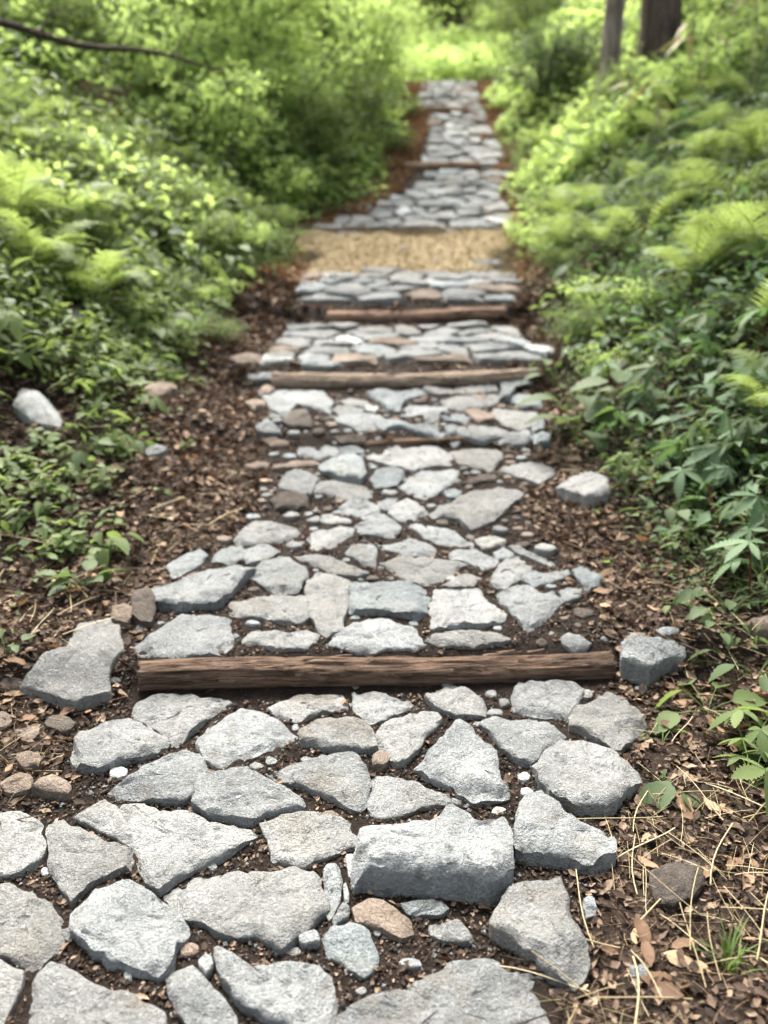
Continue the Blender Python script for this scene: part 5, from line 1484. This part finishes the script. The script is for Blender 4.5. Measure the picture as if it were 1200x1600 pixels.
def put_px(key, name, label, px, Y, sc, group=None, cat='shrub', parts=('stem', 'foliage')):
    """stand a plant at horizontal distance Y in the direction of photo column px (column taken at the ground)"""
    x = (px - 600) * Y / FPX
    for _ in range(5):
        dep = Y * CP + (CAM_H - z1(x, Y)) * SP
        x = (px - 600) * dep / FPX
    return put(key, name, label, x, Y, sc, rb.uniform(0, 6.28), group, cat, parts)
# left edge of the upper trail
put_px('bush_c', 'shrub', 'leafy shrub leaning over the left edge of the upper trail', 535, 11.6, .85)
put_px('bush_c', 'shrub', 'mid green shrub at the bend left of the sandy stretch', 500, 10.6, .8)
put_px('bush_b', 'shrub', 'dark based shrub behind the creeper at the bend', 440, 10.9, .9)
put_px('bush_b', 'shrub', 'bright shrub against the upper trail edge', 570, 13.2, .85)
put_px('bush_a', 'shrub', 'yellow green shrub beside the top of the trail', 590, 15.2, .8)
put_px('low_bright', 'low_shrub', 'pale low shrub growing against the rotten stump', 175, 9.1, .9)
put_px('sapling', 'young_tree', 'young tree with dark thin trunk behind the left shrubs', 405, 11.5, 1.0, None, 'tree', ('trunk', 'crown'))
put_px('sapling', 'young_tree', 'slender young tree left of the upper trail', 500, 13.5, .9, None, 'tree', ('trunk', 'crown'))
put_px('sapling', 'young_tree', 'young tree above the brown earth on the left', 250, 12.5, 1.0, None, 'tree', ('trunk', 'crown'))
TH = [(340, 9.6, .8, 'bush_a'), (270, 10.4, .8, 'bush_b'), (200, 11.5, .9, 'bush_a'), (120, 10.5, .7, 'bush_c'), (40, 11.5, .9, 'bush_b'), (300, 13, 1.0, 'bush_b'), (420, 13.2, 1.0, 'bush_a'),
                                   (130, 14, 1.1, 'bush_b'), (520, 15.5, 1.0, 'bush_b'), (20, 14, 1.1, 'bush_a'), (380, 15.5, 1.1, 'bush_a'), (230, 16, 1.2, 'bush_b'), (480, 17.5, 1.1, 'bush_b')]
TL = placed_labels([(q[0], -q[1]) for q in TH], 'fresh green shrub, {n} from the trail in the {row} row of the left thicket')
for i, (px, Y, s, kx) in enumerate(TH):
    put_px(kx, 'shrub', TL[i], px, Y, s, 'shrubs in the thicket left of the trail')
TH = [(440, 9.3), (400, 8.8), (455, 9.8), (350, 8.6), (300, 8.3), (420, 8.3), (370, 7.8), (250, 7.8), (470, 10.1), (320, 7.4)]
TL = placed_labels([(q[0], -q[1]) for q in TH], 'low leafy shrub, {n} from the trail in the {row} row left of the sand')
for i, (px, Y) in enumerate(TH):
    put_px('low_bright' if i % 2 == 0 else 'low', 'low_shrub', TL[i], px, Y, rb.uniform(.7, 1.0), 'low shrubs left of the sandy stretch')
TH = [(835, 8.6), (850, 9.3), (870, 10), (840, 10.4), (830, 11.2), (815, 12), (850, 11.8), (800, 13), (830, 13.2), (790, 14.2), (815, 14.6), (790, 15.3), (860, 8.0), (880, 7.4), (900, 7.9)]
TL = placed_labels([(q[0], -q[1]) for q in TH], 'low leafy shrub, {n} from the trail in the {row} group right of the upper trail', ('nearest', 'middle', 'farthest'))
for i, (px, Y) in enumerate(TH):
    put_px('low' if i % 3 else 'low_bright', 'low_shrub', TL[i], px, Y, rb.uniform(.55, .85), 'low shrubs right of the upper trail')
LOWL = [(90, 6.4), (180, 6.8), (250, 6.3), (330, 6.6), (60, 7.4), (140, 7.8), (210, 8.2), (20, 8.6), (290, 7.2), (120, 5.6), (200, 5.5), (270, 5.5), (40, 5.4), (340, 5.9)]
TL = placed_labels([(q[0], -q[1]) for q in LOWL], 'leafy shrublet in the left creeper, {n} from the trail in the {row} row')
for i, (px, Y) in enumerate(LOWL):
    put_px('low' if i % 3 else 'low_bright', 'low_shrub', TL[i], px, Y, rb.uniform(.45, .75), 'shrublets on the left bank')
LOWR = [(930, 6.2), (1000, 6.6), (1080, 6.0), (1150, 6.8), (960, 7.2), (1040, 7.6), (1180, 7.6), (1110, 5.4), (1010, 5.5), (1190, 5.9), (900, 5.8), (1130, 7.2), (950, 5.1)]
TL = placed_labels([(q[0], -q[1]) for q in LOWR], 'leafy shrublet in the right bank cover, {n} from the trail in the {row} row')
for i, (px, Y) in enumerate(LOWR):
    put_px('low' if i % 4 else 'low_bright', 'low_shrub', TL[i], px, Y, rb.uniform(.4, .7), 'shrublets on the right bank')
for px, Y, kk, lab in [(640, 16.6, 'low_bright', 'bright low shrub at the left of the trail top'), (700, 17.0, 'low_bright', 'bright low shrub closing the trail top'), (765, 16.4, 'low', 'low shrub at the right of the trail top'), (735, 17.2, 'low_bright', 'pale low shrub behind the trail top'),
                       (632, 14.2, 'low', 'low shrub spilling over the left trail edge near the top'), (612, 12.4, 'low', 'low shrub spilling onto the bare strip left of the upper trail'), (980, 10.4, 'bush_c', 'shrub partly hiding the foot of the old trunks'), (1060, 10.2, 'low_bright', 'bright low shrub before the old trunk')]:
    put_px(kk, 'low_shrub' if kk != 'bush_c' else 'shrub', lab, px, Y, .8 if kk != 'bush_c' else .6)
# right back: dark thicket and the old tree
put_px('bush_d', 'shrub', 'dark shrub above the bend on the right of the trail', 850, 13.2, .8)
put_px('bush_d', 'shrub', 'dark shrub left of the old tree trunk', 900, 12.6, .75)
put_px('bush_d', 'shrub', 'dark shrub in the shade behind the old tree', 1120, 13.5, 1.3)
put_px('bush_d', 'shrub', 'dark shrub at the upper right corner', 1190, 12.5, 1.2)
put_px('bush_c', 'shrub', 'grey green shrub right of the top of the trail', 830, 16.0, 1.0)
put_px('bush_c', 'shrub', 'grey green shrub between the trail top and the old tree', 890, 16.5, 1.2)
def big_trunk(px, row, Y, r0, r1, H, mat, label, seed, crown_key=None, sc=1):
    g0 = at_depth(px, row, Y); x = g0[0]
    e = empty('old_tree', (x, Y, z1(x, Y) - .1))
    tag(e, label, 'tree')
    b = MB(); n = 26; sides = 22; V = []
    for i in range(n + 1):
        t = i / n
        for j in range(sides):
            a = 6.2832 * j / sides
            r = r0 + (r1 - r0) * t + r0 * .5 * math.exp(-t * H / .35) * (1 + .4 * math.sin(a * 5 + seed))
            r *= 1 + .08 * mnoise.noise(Vector((math.cos(a) * 2, math.sin(a) * 2, t * H * .8 + seed))) + .05 * mnoise.noise(Vector((math.cos(a) * 9, math.sin(a) * 9, t * H * 1.2)))
            V.append((math.cos(a) * r + .1 * math.sin(t * 3 + seed), math.sin(a) * r, t * H))
    i = np.arange(n)[:, None] * sides; j = np.arange(sides)[None, :]; k = (j + 1) % sides
    b.add(V, [np.stack([i + j, i + k, i + sides + k, i + sides + j], -1).reshape(-1, 4)], .5)
    rr = random.Random(seed)
    gg = np.random.default_rng(seed)
    tips = []
    for q in range(11):
        f = rr.uniform(.55, 1.0); a = rr.uniform(0, 6.28)
        d = np.array([math.cos(a), math.sin(a), rr.uniform(.2, .8)]); p0 = np.array([.1 * math.sin(f * 3 + seed), 0, f * H]); L = H * rr.uniform(.22, .36)
        pts = [p0 + d * L * s + np.array([0, 0, -.08 * L * s * s]) for s in np.linspace(0, 1, 6)]
        b.tube(pts, np.linspace(r1 * .5, .02, 6), 6, .4, False)
        tips += pts[2:]
    b.build('trunk', mat, e)
    T_ = np.array(tips); nl = 5200
    kk = gg.integers(0, len(T_), nl)
    P = T_[kk] + gg.normal(0, 1, (nl, 3)) * np.array([.55, .55, .3])
    c = MB()
    c.scatter(L_SIMPLE, P, rots(gg.random(nl) * 6.28, gg.normal(-.2, .3, nl), gg.normal(0, .3, nl)), .10 + .08 * gg.random(nl), np.clip(gg.normal(.4, .2, nl), 0, 1))
    c.build('crown', M['leaf_mid'], e)
    return e
big_trunk(1022, 150, 11.6, .25, .18, 9, M['trunk'], 'thick dark old tree trunk at the upper right', 3)
big_trunk(958, 170, 11.2, .12, .09, 8, M['trunk_pale'], 'slimmer pale barked trunk beside the old dark tree', 5)
# bamboo grass with dry and fresh blades in front of the old tree
def bamboo(base, h, label, seed, nb, dry):
    r = random.Random(seed)
    e = empty('bamboo_grass', base); tag(e, label, 'bamboo grass', None)
    b = MB()
    for k in range(3):
        a = r.uniform(0, 6.28)
        top = np.array([math.cos(a) * h * .25, math.sin(a) * h * .25, h * r.uniform(.8, 1.05)])
        pts = [np.array([0, 0, -.02]), top * np.array([.35, .35, .5]), top]
        b.tube(pts, [.006, .005, .003], 5, .7, False)
        for q in range(nb):
            f = r.uniform(.45, 1); p0 = pts[1] * (1 - f) * 2 * .5 + top * f if f < 1 else top
            me = raw_mesh('leaf', *blade(8, .16, .35, .2, r.uniform(.3, .9)), True, None)
            t_ = me.attributes.new('tint', 'FLOAT', 'POINT'); t_.data.foreach_set('value', np.full(len(me.vertices), r.random(), np.float32))
            o = link('leaf', me, M['straw'] if r.random() < dry else M['leaf_bright'], e, p0)
            s = r.uniform(.2, .34); o.scale = (s, s, s); o.rotation_euler = (r.uniform(-.5, .5), r.gauss(0, .3), r.uniform(0, 6.28))
    b.build('stem', M['straw'], e)
for i, (px, Y, h, nb, dry, lab) in enumerate([(1040, 9.4, 1.0, 5, .4, 'bamboo grass with yellowing blades before the old trunk'), (1120, 9.0, 1.1, 5, .5, 'bamboo grass with withered hanging blades at the upper right'),
                                          (940, 9.8, .9, 4, .35, 'bamboo grass left of the old trunks'), (1185, 8.6, 1.1, 4, .6, 'bamboo grass with orange dry blade at the right edge'), (1000, 8.8, .8, 4, .5, 'dry bamboo grass clump above the ferns')]):
    x = (px - 600) * Y / FPX * 1.0
    bamboo((x, Y, z1(x, Y)), h, lab, 60 + i, nb, dry)
# bare branch leaning across the upper left
P0, P1, P2 = at_depth(-60, 30, 7.6), at_depth(130, 66, 8.4), at_depth(355, 108, 9.6)
mbz = MB()
pts = []
for i in range(15):
    t = i / 14
    q = (1 - t) ** 2 * P0 + 2 * t * (1 - t) * P1 + t * t * P2
    pts.append(q + np.array([0, 0, .03 * math.sin(t * 11)]))
P00 = P0 + np.array([-1.2, -.2, -.9])
mbz.tube([P00] + pts, np.concatenate([[.045], np.linspace(.04, .014, 15)]), 7, .4)
br = mbz.build('fallen_branch', M['twig'])
tag(br, 'bare dark branch leaning across the upper left thicket', 'branch')
for i in (4, 8, 11):
    b = MB(); q = pts[i]
    b.tube([q, q + np.array([.12, .05, .2]), q + np.array([.3, .1, .32 - .1 * i / 4])], [.012, .009, .004], 5, .4)
    b.build('side_twig', M['twig'], br)
# bare brown earth bank with a rotten stump, upper left
def stump(px, row, Y, w, h, label, seed):
    g0 = at_depth(px, row, Y); x = g0[0]
    V = []; n = 12; s = 28
    for i in range(n + 1):
        t = i / n
        for j in range(s):
            a = 6.2832 * j / s
            r = w * (1 + .45 * math.exp(-t * 4)) * (1 + .16 * mnoise.noise(Vector((math.cos(a) * 1.5, math.sin(a) * 1.5, t * 1.5 + seed))))
            top = h * (1 + .35 * mnoise.noise(Vector((math.cos(a) * 1.2, math.sin(a) * 1.2, seed))))
            V.append((math.cos(a) * r, math.sin(a) * r, t * top - .15))
    i = np.arange(n)[:, None] * s; j = np.arange(s)[None, :]; k = (j + 1) % s
    V.append((0, 0, h * .5)); jj = np.arange(s)
    me = raw_mesh('tree_stump', V, [np.stack([i + j, i + k, i + s + k, i + s + j], -1).reshape(-1, 4), np.stack([n * s + jj, n * s + (jj + 1) % s, np.full(s, len(V) - 1)], -1)])
    return tag(link('tree_stump', me, M['trunk_red'], None, (x, Y, z1(x, Y))), label, 'stump')
M['trunk_red'] = bark_mat('rotten_red_wood', (0.07, 0.045, 0.025), (0.15, 0.10, 0.055), (0.24, 0.17, 0.09), 2, .35)
stump(160, 150, 9.8, .30, .42, 'rotten brown stump among ferns on the upper left', 2)
stump(225, 205, 9.2, .22, .35, 'low brown stump piece beside the rotten stump', 4)
# the wooded hillside behind
HILL = [(610, 25), (660, 27), (720, 26), (770, 28), (690, 31), (640, 33), (740, 34), (590, 30), (800, 24), (560, 21), (830, 20)]
for row in range(6):
    for c in range(9):
        Y = 18.5 + row * 4.2 + rb.uniform(-1.5, 1.5)
        px = -60 + c * 165 + rb.uniform(-70, 70)
        if 600 < px < 800 and Y < 24: continue
        HILL.append((px, Y))
for i, (px, Y) in enumerate(HILL):
    kx = rb.choice(['bush_a', 'bush_b', 'bush_b', 'bush_a', 'bush_c']) if px < 850 else rb.choice(['bush_c', 'bush_d', 'bush_b'])
    put_px(kx, 'hillside_shrub', 'sunlit shrub on the wooded hillside above the trail', px, Y, rb.uniform(1.2, 2.0), 'shrubs on the far hillside')
for i, (px, Y, kx) in enumerate([(60, 19, 'tree_a'), (330, 22, 'tree_b'), (560, 26, 'tree_a'), (760, 31, 'tree_a'), (900, 24, 'tree_b'), (1090, 20, 'tree_b'), (1220, 18, 'tree_b'), (-80, 16, 'tree_a'), (200, 30, 'tree_a'), (660, 40, 'tree_b'), (450, 36, 'tree_a'), (1000, 34, 'tree_a')]):
    put_px(kx, 'hillside_tree', 'broadleaf tree on the hillside behind the trail', px, Y, rb.uniform(.9, 1.2), 'trees on the far hillside', 'tree', ('trunk', 'crown'))
for i, (px, py, w, h) in enumerate([(700, 105, 30, 16), (722, 92, 26, 14), (740, 108, 22, 12), (688, 88, 20, 12), (712, 75, 22, 12), (735, 78, 18, 10)]):
    rock(blob(px, py, w, h, rc, 7), .5, 'stone', 'grey boulder in the rocky patch above the top of the trail', 900 + i, 'boulder', .6, 1.5, 'rock', 'boulders above the trail top')

# trees standing beside and behind the viewer, whose crowns shade the near part of the trail
for x, y, sc_, lab in [(-4.4, 2.4, 1.15, 'tall shade tree left of the near trail'), (4.8, 2.6, 1.15, 'tall shade tree right of the near trail'), (-2.8, -2.6, 1.2, 'shade tree behind the viewer on the left'),
                       (3.2, -2.2, 1.2, 'shade tree behind the viewer on the right'), (0.2, -6.0, 1.25, 'shade tree farther down the trail')]:
    put('tree_b', 'shade_tree', lab, x, y, sc_, rb.uniform(0, 6.28), None, 'tree', ('trunk', 'crown'))
